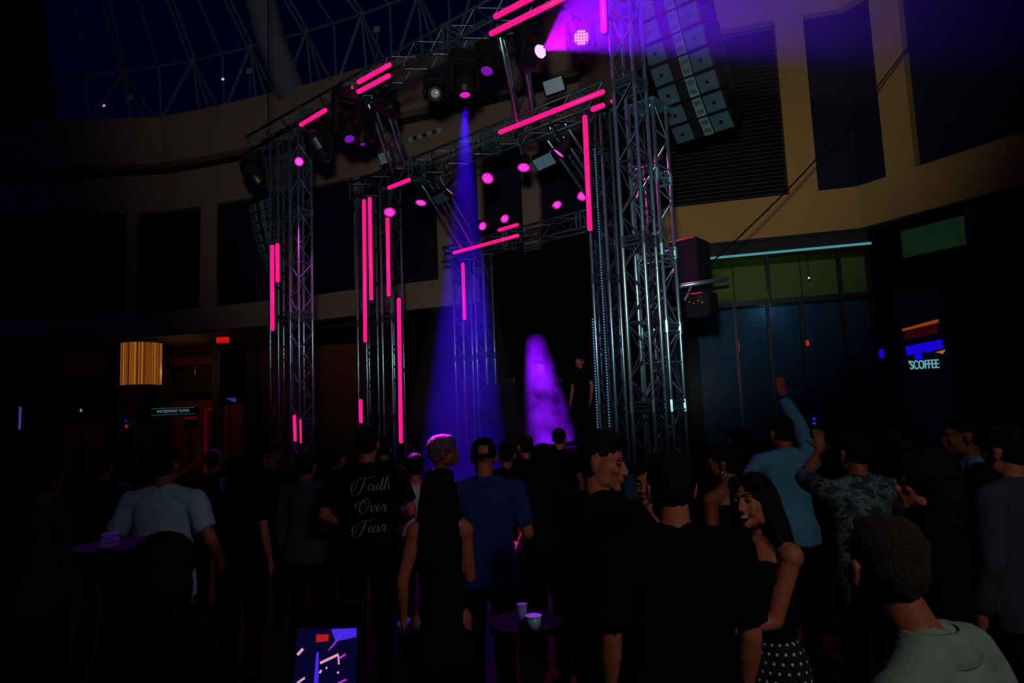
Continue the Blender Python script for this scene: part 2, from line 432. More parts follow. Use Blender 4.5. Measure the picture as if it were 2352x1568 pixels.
for i, n_ in enumerate(nodes):
    mb = MB(); d = (APEX - n_).normalized(); side = d.cross(UP).normalized()
    for s_ in (-.1, .1): mb.tube(n_ + side * s_, APEX + side * s_, .05, n=6)
    mb.ball(n_, .13, n=8, m=6); mb.build('rib', M['roof_steel'], ceiling)
    if i < len(nodes) - 1:
        m2 = nodes[i + 1]; mid = (n_ + m2) / 2; fm = (feet[i] + feet[i + 1]) / 2
        MB().tube(fm, mid + V((0, .1, 0)), .045, n=6).tube(mid + V((0, .1, 0)), APEX, .04, n=6).build('mullion', M['roof_steel'], ceiling)
        MB().tube(n_, m2, .05, n=6).build('purlin', M['roof_steel'], ceiling)
        mb = MB()
        mb.tube(n_, fm + V((-.15, -.2, 0)), .06, n=6); mb.tube(m2, fm + V((.15, -.2, 0)), .06, n=6); mb.tube(n_, feet[i] + V((.05, .2, 0)), .045, n=6); mb.tube(n_, feet[i] * .75 + feet[i + 1] * .25, .045, n=6)
        mb.build('strut', M['roof_steel'], ceiling)
MB().loft([(at(672, 225, 22.85), .5, .5), (at(622, 90, 22.3), .5, .5), (at(556, -160, 20.0), .5, .5)], n=24).build('round_duct', M['concrete'], ceiling, smooth=True)

# ---- glazed shop front under the right gallery
PL = [(3.3, 14.137), (7.25, 13.069)]
def shop(px, py): return wall_hit(px, py, PL)[2]
e_ = (V(PL[1]) - V(PL[0])).normalized(); nrm = V((-e_.y, e_.x))
S0, S1 = V(PL[0]), shop(2001, 600)
def strip2(a, b, z0, z1, o0, o1): return MB().prism([a + nrm * o0, b + nrm * o0, b + nrm * o1, a + nrm * o1], z0, z1)
strip2(S0, S1, 5.05, 5.3, .05, .25).build('shop_head', M['soffit'])
bpy.data.objects['shop_head'].name = 'trim_%d' % (n_trim + 1); n_trim += 1; struct(bpy.data.objects['trim_%d' % n_trim])
trim(strip2(S0, S1, 4.0, 4.1, .08, .2), M['black'])
for (x0, y0, lo, hi) in ((1764, 620, 4.05, 5.1), (1929, 610, 4.05, 5.1), (1692, 780, 0, 4.05), (1768, 760, 0, 4.05), (1845, 750, 0, 4.05), (1941, 740, 0, 4.05), (2000, 640, 0, 5.1)):
    q = shop(x0, y0); trim(strip2(q - e_ * .03, q + e_ * .03, lo, hi, .06, .2), M['black'])
n_win += 1; struct(strip2(S0, S1, 4.1, 5.05, .13, .145).build('window_%d' % n_win, M['glass']))
n_win += 1; struct(strip2(S0, S1, 0, 4.0, .13, .145).build('window_%d' % n_win, M['glass']))
tag(strip2(shop(1614, 585), shop(2001, 548), 5.02, 5.06, .0, .05).build('led_strip', M['teal_led']), 'thin teal light strip along the top of the shop window', 'light strip')
# inside the shop: olive ceiling sloping down to the back, side and back walls, sheer curtain below the transom
cl = MB(); a, b = S0 + nrm * .25, S1 + nrm * .25; c, d = S1 + nrm * 2.6 + e_ * .6, S0 + nrm * 2.6
cl.add([(a.x, a.y, 5.3), (b.x, b.y, 5.3), (c.x, c.y, 5.3), (d.x, d.y, 5.3), (a.x, a.y, 5.4), (b.x, b.y, 5.4), (c.x, c.y, 5.4), (d.x, d.y, 5.4)],
       [(0, 1, 2, 3), (7, 6, 5, 4), (0, 4, 5, 1), (1, 5, 6, 2), (2, 6, 7, 3), (3, 7, 4, 0)])
struct(cl.build('ceiling_shop', M['olive']))
struct(strip2(S0, S1 + e_ * .6, 0, 5.35, 2.6, 2.75).build('wall_shop_back', M['olive']))
q = S1 + e_ * .05; struct(MB().prism([q + nrm * .2, q + e_ * .1 + nrm * .2, q + e_ * .6 + nrm * 2.6, q + e_ * .5 + nrm * 2.6], 0, 5.35).build('wall_shop_side', M['dark_wall']))
cu = MB(); pts = []
k = 0; Lc = (S1 - S0).length
while k <= 220:
    t = k / 220; pts.append(S0 + (S1 - S0) * t + nrm * (.55 + .025 * math.sin(t * 90) * max(0, 1 - 2.2 * t) + .012 * math.sin(t * 57 + 1))); k += 1
for i in range(220): cu.add([(pts[i].x, pts[i].y, .05), (pts[i + 1].x, pts[i + 1].y, .05), (pts[i + 1].x, pts[i + 1].y, 4.02), (pts[i].x, pts[i].y, 4.02)], [(0, 1, 2, 3)])
tag(cu.build('curtain', M['curtain_blue'], smooth=True), 'sheer blue curtain hanging inside the shop window', 'curtain')
q = (S0 + S1) / 2 + nrm * .9 - e_ * .5
LAMP_SHOP = point('shop_lamp', (q.x, q.y, 4.24), 1.8, (.95, 1, .35), .02)
q = (S0 + S1) / 2 + nrm * .26
LAMP_SHOP2 = point('shop_lamp', (q.x, q.y, 3.96), 1.4, (.55, .85, 1), .01)
trim(strip2(S0, S1, 4.0, 4.05, .2, .62), M['black'])  # added hidden board, keeps the curtain lamp's light off the olive ceiling
# small lamps seen through the glass
for (x, y, lab) in ((1858, 638, 'tiny white ceiling lamp seen through the shop transom'),):
    p = at(x, y, 14.6); r = thing('downlight', lab, 'lamp', p); MB().ball((0, 0, 0), .022, n=8, m=6).build('bulb', M['hot'], r, local=True); MB().tube((0, 0, .01), (0, 0, 5.32 - p.z), .006, n=6).build('stem', M['black'], r, local=True)
for (x, y, w_, h_, lab) in ((1695, 795, .06, .2, 'small orange lantern behind the shop curtain, left of two'), (1852, 788, .12, .12, 'small orange lantern behind the shop curtain, right of two')):
    q = shop(x, y); q = V((q.x, q.y)) + nrm * .42; p = at(x, y, q.y); M.setdefault('lantern', glow('orange_lantern', (.28, .03, .008), 1.0))
    o = MB().zloft([(p.z - h_ / 2, w_ * .3, w_ * .3, p.x, p.y), (p.z - h_ * .3, w_ / 2, w_ / 2, p.x, p.y), (p.z + h_ * .3, w_ / 2, w_ / 2, p.x, p.y), (p.z + h_ / 2, w_ * .3, w_ * .3, p.x, p.y)], n=12).build('lantern', M['lantern'])
    o.name = 'glass'; r = thing('lantern', lab.replace('behind the shop curtain', 'at the shop curtain'), 'lantern', p); o.parent = r; o.matrix_parent_inverse = WM[r.name].inverted()
    MB().tube((0, 0, h_ / 2), (0, 0, 5.32 - p.z), .006, n=6).build('cord', M['black'], r, local=True)

# ---- lower wall at far right with lit transom, curtain and the coffee counter
R2 = [(6.95, 13.15), (8.45, 10.6), (9.6, 7.8)]
struct(ribbon(R2, 0, Z_SOF, .25, .5).build('wall_right_lower', M['dark_wall']))
M['green_window'] = glow('lit_green_window', (.003, .012, .0045), 1.0)
A, B = wall_hit(2060, 560, R2), wall_hit(2206, 540, R2)
n_win += 1; struct(ribbon(sub(R2, A, B), 4.62, 5.13, .16, .2).build('window_%d' % n_win, M['green_window']))
A, B = wall_hit(2212, 560, R2), wall_hit(2258, 560, R2); pl = sub(R2, A, B); a, b = V(pl[0]), V(pl[-1]); cu = MB(); nn = V((-(b - a).y, (b - a).x)).normalized()
pts = [a + (b - a) * (i / 60) + nn * (.12 + .035 * math.sin(i * .9)) for i in range(61)]
for i in range(60): cu.add([(pts[i].x, pts[i].y, 3.2), (pts[i + 1].x, pts[i + 1].y, 3.2), (pts[i + 1].x, pts[i + 1].y, 5.25), (pts[i].x, pts[i].y, 5.25)], [(0, 1, 2, 3)])
tag(cu.build('curtain', M['curtain_blue'], smooth=True), 'narrow blue curtain beside the lit green transom', 'curtain')
# coffee counter front
A = wall_hit(2128, 800, R2)[2]; f = (V(R2[1]) - V(R2[0])).normalized(); fn = V((-f.y, f.x)); Rk = Matrix(((f.x, fn.x, 0), (f.y, fn.y, 0), (0, 0, 1)))
def kz(px, py): return CAM.z + (ray(px, py).z / ray(px, py).y) * A.y
kiosk = thing('coffee_counter', 'dark coffee stall front with blue light panels and an orange strip', 'stall', (A.x - fn.x * .12, A.y - fn.y * .12, 0), Rk)
sc_ = A.y / FPX / abs((f.x * 1.0 - f.y * (A.x / A.y)))                       # metres along the wall per pixel
def kx(px): return (px - 2128) * sc_
M['blue_panel'] = glow('blue_light_panel', (.008, .0, .62), 1.0); M['orange_strip'] = glow('orange_light_strip', (.24, .035, .006), 1.0)
M['dim_orange'] = glow('dim_red_backlit_panel', (.018, .001, .0005), 1.0); M['coffee_led'] = glow('lit_sign_letters', (.10, .36, .40), 1.0); M['amber'] = glow('amber_lamp', (.35, .13, .012), 1.0)
MB().box((kx(2128), .12, 2.0), (kx(2190) - kx(2070), .2, 4.0)).build('fascia', M['black'], kiosk, local=True)
def kplate(name, quad, m, dy=-.02, th=.03):
    q = [V((kx(x), 0, kz(x, y))) for x, y in quad]; n_ = len(q)
    mb = MB(); mb.add([p + V((0, dy, 0)) for p in q] + [p + V((0, dy + th, 0)) for p in q], [tuple(range(n_)), tuple(range(2 * n_ - 1, n_ - 1, -1))] + [(i, n_ + i, n_ + (i + 1) % n_, (i + 1) % n_) for i in range(n_)])
    return mb.build(name, m, kiosk, local=True)
kplate('light_strip', [(2085, 752), (2170, 737), (2168, 745), (2086, 757)], M['orange_strip'])
kplate('backlit_panel', [(2089, 757), (2165, 747), (2165, 768), (2090, 778)], M['dim_orange'])
kplate('light_panel', [(2089, 794), (2099, 792), (2105, 812), (2091, 815)], M['blue_panel'])
kplate('light_panel', [(2102, 792), (2125, 788), (2132, 809), (2109, 812)], M['blue_panel'])
kplate('light_panel', [(2129, 788), (2153, 785), (2159, 806), (2136, 810)], M['blue_panel'])
kplate('light_panel', [(2156, 785), (2170, 783), (2174, 787), (2169, 791), (2172, 793), (2175, 797), (2170, 802), (2163, 805)], M['blue_panel'])
kplate('light_panel', [(2107, 814), (2123, 812), (2125, 823), (2109, 826)], M['blue_panel'])
kplate('counter_lamp', [(2156, 811), (2178, 806), (2171, 815), (2163, 812)], M['amber'])
tm = text_mesh("'SCOFFEE", kz(2128, 828) - kz(2128, 849) + .06, .012, .98)
o = link('lettering', tm, kiosk); tm.materials.append(M['coffee_led'])
w_ = max(v.co.x for v in tm.vertices) - min(v.co.x for v in tm.vertices); sx = (kx(2162) - kx(2094)) / w_
tm.transform(Matrix.Translation((kx(2128), -.03, kz(2128, 838))) @ Matrix.Rotation(math.radians(1.5), 4, 'Y') @ Matrix.Rotation(math.radians(90), 4, 'X') @ Matrix.Diagonal((sx, 1, 1, 1)))
A = wall_hit(2008, 812, R2)[2]; p = at(2008, 812, A.y - .02); p = p + V((fn.x, fn.y, 0)) * .22; tag(MB().box(p, (.05, .12, .16)).build('light_stick', M['blue_panel']), 'small upright blue light near the shop corner', 'light')

# ---- lobby under the left gallery
struct(MB().box((-13, 30.2, 2.7), (24, .3, 5.4)).build('wall_lobby', M['brick_red']))
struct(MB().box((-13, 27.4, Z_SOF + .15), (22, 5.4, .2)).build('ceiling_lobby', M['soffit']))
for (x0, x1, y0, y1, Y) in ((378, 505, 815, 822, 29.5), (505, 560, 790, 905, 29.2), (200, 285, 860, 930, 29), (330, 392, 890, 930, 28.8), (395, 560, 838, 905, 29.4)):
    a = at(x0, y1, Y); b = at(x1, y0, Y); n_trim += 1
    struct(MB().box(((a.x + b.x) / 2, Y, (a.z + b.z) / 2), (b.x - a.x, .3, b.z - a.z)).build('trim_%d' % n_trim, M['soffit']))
for px in (378, 500, 582, 262):
    p = at(px, 900, 28.4); n_trim += 1
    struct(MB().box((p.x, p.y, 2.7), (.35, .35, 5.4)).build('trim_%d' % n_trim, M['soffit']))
# big drum pendant with a string shade
pc = at(325, 837, 25.6); r_ = 42.5 * 25.6 / FPX; hz = 48 * 25.6 / FPX
lamp = thing('pendant_lamp', 'large amber drum pendant with a string shade in the left lobby', 'lamp', (pc.x, pc.y, pc.z - hz))
sh = bpy.data.materials.new('amber_string_shade'); sh.use_nodes = True; n = sh.node_tree.nodes; l = sh.node_tree.links; b_ = n['Principled BSDF']
tc = n.new('ShaderNodeTexCoord'); sp_ = n.new('ShaderNodeSeparateXYZ'); l.new(tc.outputs['Object'], sp_.inputs[0])
a2 = n.new('ShaderNodeMath'); a2.operation = 'ARCTAN2'; l.new(sp_.outputs[1], a2.inputs[0]); l.new(sp_.outputs[0], a2.inputs[1])
nz = n.new('ShaderNodeTexNoise'); nz.noise_dimensions = '1D'; nz.inputs['Scale'].default_value = 9; nz.inputs['Detail'].default_value = 4; l.new(a2.outputs[0], nz.inputs['W'])
cr = n.new('ShaderNodeValToRGB'); e = cr.color_ramp.elements; e[0].position = .36; e[0].color = (.03, .004, .001, 1); e[1].position = .66; e[1].color = (.36, .15, .02, 1); x_ = e.new(.5); x_.color = (.15, .035, .003, 1)
l.new(nz.outputs['Fac'], cr.inputs[0]); l.new(cr.outputs[0], b_.inputs['Emission Color']); b_.inputs['Emission Strength'].default_value = 1.0; b_.inputs['Base Color'].default_value = (.3, .12, .03, 1)
mb = MB(); mb.loft([(V((0, 0, 0)), r_, r_), (V((0, 0, 2 * hz)), r_, r_)], n=64, cap=False, axis=UP); mb.loft([(V((0, 0, 0)), r_ * .97, r_ * .97), (V((0, 0, 2 * hz)), r_ * .97, r_ * .97)], n=64, cap=False, axis=UP)
mb.build('lamp_shade', sh, lamp, smooth=True, local=True)
MB().loft([(V((0, 0, -.03)), r_ * .9, r_ * .9), (V((0, 0, .0)), r_, r_)], n=48, axis=UP).build('rim', M['gold'], lamp, local=True)
MB().tube((0, 0, 2 * hz - .05), (0, 0, 5.41 - (pc.z - hz)), .03).loft([(V((0, 0, 2 * hz - .02)), r_, r_), (V((0, 0, 2 * hz + .03)), r_ * .96, r_ * .96)], n=48, axis=UP).build('stem', M['black'], lamp, local=True)
point('pendant_fill', (pc.x + .9, pc.y + 1.5, pc.z - .2), 14, (1, .42, .12), .05)  # added light outside the drum shade, brightens the lobby behind it
# red exit box and the hall sign
def hang_box(name, x0, x1, y0, y1, Y, m, label, cat, dep=.12):
    a = at(x0, y1, Y); b = at(x1, y0, Y); r = thing(name, label, cat, ((a.x + b.x) / 2, Y, a.z)); w_, h_ = b.x - a.x, b.z - a.z
    MB().bbox((0, 0, h_ / 2), (w_, dep, h_), b=.012).build('casing', m, r, local=True); return r, w_, h_
M['exit_red'] = glow('red_lit_face', (.60, .004, .002), 1.0); M['red_dim'] = glow('red_lit_panel', (.045, .001, .001), 1.0); M['sign_text'] = glow('lit_white_letters', (.13, .17, .19), 1.0)
M['teal_dim'] = glow('teal_tube', (.006, .045, .06), 1.0)
r, w_, h_ = hang_box('exit_sign', 498, 529, 772, 796, 24.6, M['black'], 'glowing red exit sign hanging under the left gallery', 'sign')
MB().box((0, -.075, h_ * .62), (w_ * .92, .02, h_ * .6)).build('lit_face', M['exit_red'], r, local=True)
tm = text_mesh('EXIT', h_ * .36, .004); tm.materials.append(M['black']); o = link('lettering', tm, r); tm.transform(Matrix.Translation((0, -.087, h_ * .30)) @ Matrix.Rotation(math.radians(90), 4, 'X'))
MB().tube((0, 0, h_), (0, 0, Z_SOF - at(498, 796, 24.6).z), .015).build('bracket', M['black'], r, local=True)
r, w_, h_ = hang_box('direction_sign', 346, 456, 931, 957, 27.2, M['black'], 'dark sign board with two teal tubes reading WATERFRONT TOWER', 'sign')
for z_ in (.06, h_ - .06): MB().tube((-w_ * .46, -.08, z_), (w_ * .44, -.08, z_), .02, n=6).build('light_tube', M['teal_dim'], r, local=True)
tm = text_mesh('WATERFRONT TOWER', h_ * .42, .004, 1.05); ww = max(v.co.x for v in tm.vertices) * 2; tm.materials.append(M['sign_text']); o = link('lettering', tm, r)
tm.transform(Matrix.Translation((-.02, -.075, h_ * .5)) @ Matrix.Rotation(math.radians(90), 4, 'X') @ Matrix.Diagonal((w_ * .68 / ww, 1, 1, 1)))
for s_ in (-.8, .8): MB().tube((s_, 0, h_), (s_, 0, 5.4 - at(346, 957, 27.2).z), .015).build('hanger', M['black'], r, local=True)
# lit door frame and counter lights in the lobby
r, w_, h_ = hang_box('menu_board', 424, 454, 956, 985, 26.5, M['black'], 'small board with a red header under the hall sign', 'sign', .06)
MB().box((0, -.04, h_ * .87), (w_, .02, h_ * .24)).build('header', M['red_dim'], r, local=True)
MB().box((0, 0, -.05 + -at(424, 985, 26.5).z / 2), (.08, .06, at(424, 985, 26.5).z - .05)).build('post', M['black'], r, local=True)
a = at(475, 990, 27.5); b = at(471, 936, 27.5)
r = thing('door_light', 'dim red light strip bent over a lobby doorway', 'light', (a.x, a.y, 0)); MB().box((-.05, 0, b.z / 2), (.08, .06, b.z)).build('post', M['red_dim'], r, local=True); MB().box((.08, 0, b.z - .05), (.25, .06, .1)).build('arm', M['red_dim'], r, local=True)
a = at(527, 921, 26.2)
r = thing('wall_screen', 'small violet screen glowing beyond the left tower', 'screen', a); M['screen_blue'] = glow('violet_screen', (.03, .015, .16), 1.0)
MB().bbox((0, .04, 0), (.55, .06, .3)).build('casing', M['black'], r, local=True); MB().add([(-.16, 0, .13), (.26, 0, .12), (.26, 0, -.06), (.1, 0, -.02)], [(0, 3, 2, 1)]).build('screen_image', M['screen_blue'], r, local=True)
MB().tube((0, .04, -.1), (0, .04, -a.z), .03).build('post', M['black'], r, local=True)

p = at(43, 1000, 26); n_trim += 1; struct(MB().box((p.x, p.y + .2, 2.7), (.4, .3, 5.4)).build('trim_%d' % n_trim, M['soffit']))
a, b_ = at(42, 986, 26), at(42, 934, 26); M['violet_dim'] = glow('violet_strip', (.05, .03, .20), 1.0)
tag(MB().box((p.x, p.y + .03, (a.z + b_.z) / 2), (.06, .06, b_.z - a.z)).build('light_strip', M['violet_dim']), 'thin upright violet light strip at the far left', 'light strip')
for (x, y, m, lab) in ((289, 966, 'blue_panel', 'tiny blue lamp on the lobby bar'), (290, 979, 'exit_red', 'tiny red lamp on the lobby bar'), (186, 942, 'amber', 'tiny amber lamp far left in the lobby')):
    p = at(x, y, 26.4); r = thing('bar_lamp', lab, 'lamp', (p.x, p.y, 0)); MB().box((0, .05, p.z / 2), (.06, .04, p.z)).build('post', M['black'], r, local=True); MB().ball((0, 0, p.z), (.045, .03, .07), n=10, m=7).build('bulb', M[m], r, local=True)
# ================================================================== THE STAGE RIG
H1, H2, H3 = CAM.z + 5.9, CAM.z + 4.95, CAM.z + 3.95
def hrow(px, py, z):
    p = atz(px, py, z); return p, p.dot(SY)
PF, Y1 = hrow(1120, 47, H1); PM, Y2 = hrow(1143, 318, H2); PB, Y3 = hrow(1040, 585, H3)
def leg_at(px, py, Y):
    """plan position on the stage row Y seen in this pixel column"""
    d = ray(px, py); d2 = V((d.x, d.y, 0)); t = (Y) / d2.dot(SY); p = d2 * t; return V((p.x, p.y, 0))
def XY(X, Y, z=0): return SX * X + SY * Y + UP * z
TS = .29
def truss(name, label, p0, p1, a, b, s=TS, bay=.33, m='lace', mc='alu', flange=2.0, first_flange=0.0, cat='truss', group=None, ladder=False, base=False):
    """square lattice truss: four chords, a lacing on each face, end frames where sections are bolted together"""
    p0, p1 = V(p0), V(p1); d = p1 - p0; L = d.length; d.normalize(); h = s / 2
    R = Matrix((a, b, d)).transposed()
    r = thing(name, label, cat, p0, R, group)
    cr = .025
    cs = [(-h, -h), (h, -h), (h, h), (-h, h)]
    for (x, y) in cs: MB().tube((x, y, 0), (x, y, L), cr, n=10).build('chord', M[mc], r, smooth=True, local=True)
    nb = max(2, round(L / bay)); bl = L / nb
    for k in range(4):
        (x0, y0), (x1, y1) = cs[k], cs[(k + 1) % 4]; mb = MB()
        for i in range(nb):
            z0, z1 = i * bl, (i + 1) * bl
            if (i + k) % 2: mb.tube((x0, y0, z0), (x1, y1, z1), .011, n=6, cap=False)
            else: mb.tube((x1, y1, z0), (x0, y0, z1), .011, n=6, cap=False)
            if ladder and i % 3 == 0: mb.tube((x0, y0, z0), (x1, y1, z0), .013, n=6, cap=False)
        mb.build('lacing', M[m], r, smooth=True, local=True)
    z = first_flange
    while z <= L + .01:
        mb = MB()
        for k in range(4):
            (x0, y0), (x1, y1) = cs[k], cs[(k + 1) % 4]
            for dz in (-.05, .05):
                if 0 <= z + dz <= L + .02: mb.tube((x0, y0, z + dz), (x1, y1, z + dz), .02, n=6, cap=False)
            mb.tube((x0, y0, max(0, z - .075)), (x0, y0, min(L, z + .075)), .036, n=8)
        mb.build('coupler', M[m], r, local=True); z += flange
    if base: MB().box((0, 0, .006), (s + .09, s + .09, .012)).build('base_plate', M['black'], r, local=True)
    return r
SZ = .16   # half of a beam's height with couplings
legF = [leg_at(645, 500, Y1), leg_at(691, 500, Y1), leg_at(1452, 300, Y1)]
legM = [leg_at(842, 600, Y2), leg_at(899, 600, Y2), leg_at(1384, 500, Y2)]
legB = [leg_at(1062, 700, Y3), leg_at(1112, 700, Y3), leg_at(1392, 600, Y3)]
def X_(p): return p.dot(SX)
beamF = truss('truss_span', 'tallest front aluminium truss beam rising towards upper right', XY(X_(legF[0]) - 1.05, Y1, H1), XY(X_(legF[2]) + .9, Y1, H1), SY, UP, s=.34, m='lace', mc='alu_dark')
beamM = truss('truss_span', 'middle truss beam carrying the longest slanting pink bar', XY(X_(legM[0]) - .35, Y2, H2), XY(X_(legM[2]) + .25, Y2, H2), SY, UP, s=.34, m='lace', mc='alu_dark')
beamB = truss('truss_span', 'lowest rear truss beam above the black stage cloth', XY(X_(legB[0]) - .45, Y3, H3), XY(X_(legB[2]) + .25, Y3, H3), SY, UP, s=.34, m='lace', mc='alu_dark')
DECK = 1.35
def tower(p, z0, z1, label, **k): return truss('truss_tower', label, p + UP * z0, p + UP * z1, SX, SY, base=True, cat='truss', **k)
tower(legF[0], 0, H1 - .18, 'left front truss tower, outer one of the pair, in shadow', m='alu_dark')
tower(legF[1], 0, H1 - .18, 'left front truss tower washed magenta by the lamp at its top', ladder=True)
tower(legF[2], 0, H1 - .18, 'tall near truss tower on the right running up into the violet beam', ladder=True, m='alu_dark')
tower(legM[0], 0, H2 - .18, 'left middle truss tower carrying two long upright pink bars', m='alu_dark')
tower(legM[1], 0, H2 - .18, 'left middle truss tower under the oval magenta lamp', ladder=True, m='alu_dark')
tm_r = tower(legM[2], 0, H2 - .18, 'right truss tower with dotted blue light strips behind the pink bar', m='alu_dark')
tower(legB[0], DECK, H3 - .18, 'rear left truss tower with the short upright pink bar')
tower(legB[1], DECK, H3 - .18, 'rear left truss tower inside the blue smoke, inner one of the pair', ladder=True)
tower(legB[2], DECK, H3 - .18, 'rear right truss tower mostly hidden by the near towers')
side_p = at(1511, 650, 8.75); side_p.z = 0
sideT = tower(side_p, 0, 5.95, 'open truss tower on the far right edged in pink light', s=.36, bay=.42, ladder=True, m='alu', flange=.99, first_flange=.02)
MB().box((0, 0, 5.97), (.46, .46, .03)).build('top_plate', M['alu'], sideT, local=True)
# black feeder cables tied inside the near towers
for r_, z_ in ((sideT, 5.8), (tm_r, 6.6)):
    for (cx_, cy_, rr) in ((-.06, -.03, .022), (.02, .05, .028), (.07, -.06, .018)):
        MB().loft([(V((cx_ + .02 * math.sin(i * 1.3), cy_ + .02 * math.cos(i * 1.7), .05 + z_ * i / 14)), rr, rr) for i in range(15)], n=8).build('feeder_cable', M['black'], r_, smooth=True, local=True)
# pixel strips on the right tower
def dot_strip(px0, py0, px1, py1, Y):
    a, b = on_plane(px0, py0, XY(0, Y), SY), on_plane(px1, py1, XY(0, Y), SY); mb = MB(); L = (b - a).length; n = int(L / .042)
    for i in range(n):
        c = a.lerp(b, (i + .5) / n); mb.box(c, (.018, .018, .02))
    back = MB().tube(a + SY * .02, b + SY * .02, .014, n=6)
    o = mb.build('pixel_dots', M['bluedot'], tm_r); back.build('strip_rail', M['black'], tm_r)
dot_strip(1366, 340, 1400, 982, Y2 - .19)
dot_strip(1361, 730, 1373, 984, Y2 - .20)

# sloping link trusses between the three portals
def link_truss(pa, pb, label, z0, Ya, z1, Yb):
    A = leg_at(*pa, Ya) + SY * .17 + UP * z0; B = leg_at(*pb, Yb) - SY * .17 + UP * z1; d = (B - A).normalized(); s_ = d.cross(UP).normalized(); n_ = d.cross(s_)
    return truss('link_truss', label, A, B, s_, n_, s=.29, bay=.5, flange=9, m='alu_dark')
link_truss((1152, 60), (1222, 240), 'short sloping truss between front and middle beams, right of two', H1 - .1, Y1, H2 + .1, Y2)
link_truss((846, 240), (934, 365), 'short sloping truss between front and middle beams, left of two', H1 - .1, Y1, H2 + .1, Y2)
link_truss((968, 430), (1088, 550), 'sloping truss between middle and rear beams, left of two', H2 - .1, Y2, H3 + .1, Y3)
link_truss((1258, 290), (1405, 490), 'sloping truss between middle and rear beams, right of two', H2 - .1, Y2, H3 + .1, Y3)

# ---- pink LED bars
def led_bar(px0, py0, px1, py1, Y, label, X=None, r=.040, m='pink', rise=0):
    """bar on the audience face of a truss, or on its inner face (X given)"""
    if X is None: p, n = XY(0, Y), SY
    else: p, n = XY(X, 0), SX
    a, b = on_plane(px0, py0, p, n), on_plane(px1, py1, p, n); d = (b - a).normalized(); L = (b - a).length
    bk = SY if X is None else -SX
    R = Matrix((d, bk, d.cross(bk))).transposed(); t = thing('light_bar', label, 'light', a, R, 'pink light bars on the stage trusses')
    MB().cap((r, 0, 0), (L - r, 0, 0), r, n=12).build('tube', M[m], t, smooth=True, local=True)
    MB().box((L / 2, r * 1.15, 0), (L, r * .9, r * 1.7)).build('housing', M['black'], t, local=True)
    if rise: MB().tube(V((L / 2, r, 0)), V((L / 2, r * 1.6 + .16, 0)) + R.inverted() @ (V(rise) if isinstance(rise, (Vector, tuple)) else V((0, 0, rise))), .015, n=6).build('bracket', M['black'], t, local=True)
    n_c = 2 if L < 1.6 else 3
    for i in range(n_c): MB().box((L * (i + .5) / n_c, r * 1.6 + .06, 0), (.05, .14, .05)).build('clamp', M['black'], t, local=True)
    return t
F_ = Y1 - .17 - .13
led_bar(1134, 40, 1262, -26, F_, 'pink light bar at the top edge, upper of two on the front beam')
led_bar(1124, 79, 1316, -16, F_, 'long pink light bar at the top edge, lower of two on the front beam')
led_bar(821, 190, 898, 147, F_, 'pink light bar left on the front beam, upper of a stacked pair')
led_bar(819, 213, 896, 172, F_, 'pink light bar left on the front beam, lower of a stacked pair')
led_bar(689, 288, 750, 251, F_, 'single pink light bar at the lower left end of the front beam')
led_bar(1387, 76, 1381, -95, Y1 - .30, 'upright pink light bar hanging inside the violet beam')
Mf = Y2 - .30
led_bar(1145, 305, 1389, 209, Mf, 'longest slanting pink light bar on the middle beam')
led_bar(1357, 253, 1389, 240, Mf, 'short pink light bar under the right end of the longest bar', rise=.3)
led_bar(891, 432, 942, 412, Mf, 'short pink light bar at the left end of the middle beam')
led_bar(1343, 264, 1355, 531, Y2 - .27, 'long upright pink light bar on the left side of the right tower')
led_bar(836, 457, 839, 787, Mf, 'longest upright pink light bar on the left middle tower')
led_bar(849, 452, 853, 690, Mf, 'upright pink light bar just right of the longest upright one')
led_bar(890, 498, 893, 681, Mf, 'upright pink light bar below the oval magenta lamp')
led_bar(916, 683, 921, 1018, Mf, 'long low upright pink light bar ending at the heads of the crowd', rise=-SX * .22)
led_bar(828, 916, 829, 972, Mf, 'short low upright pink light bar between the left towers')
led_bar(625, 562, 626, 760, F_, 'long upright pink light bar furthest out on the left front tower')
led_bar(637, 558, 638, 649, F_, 'short upright pink light bar beside the one furthest out')
led_bar(676, 952, 678, 1014, F_, 'low upright pink bar at the foot of the left front tower, left one', r=.03)
led_bar(690, 962, 691, 1018, F_ + .1, 'thin low pink bar at the foot of the left front tower, right one', r=.018)
Bf = Y3 - .31
led_bar(1144, 529, 1191, 515, Bf, 'short pink light bar on the rear beam, upper of two')
led_bar(1040, 581, 1192, 540, Bf, 'long pink light bar on the rear beam, lower of two')
led_bar(1063, 603, 1067, 735, Bf, 'upright pink light bar on the rear left tower')
led_bar(1402, 233, 1411, 232, Y2 - .32, 'pink light bar end showing behind the near tower', r=.03)

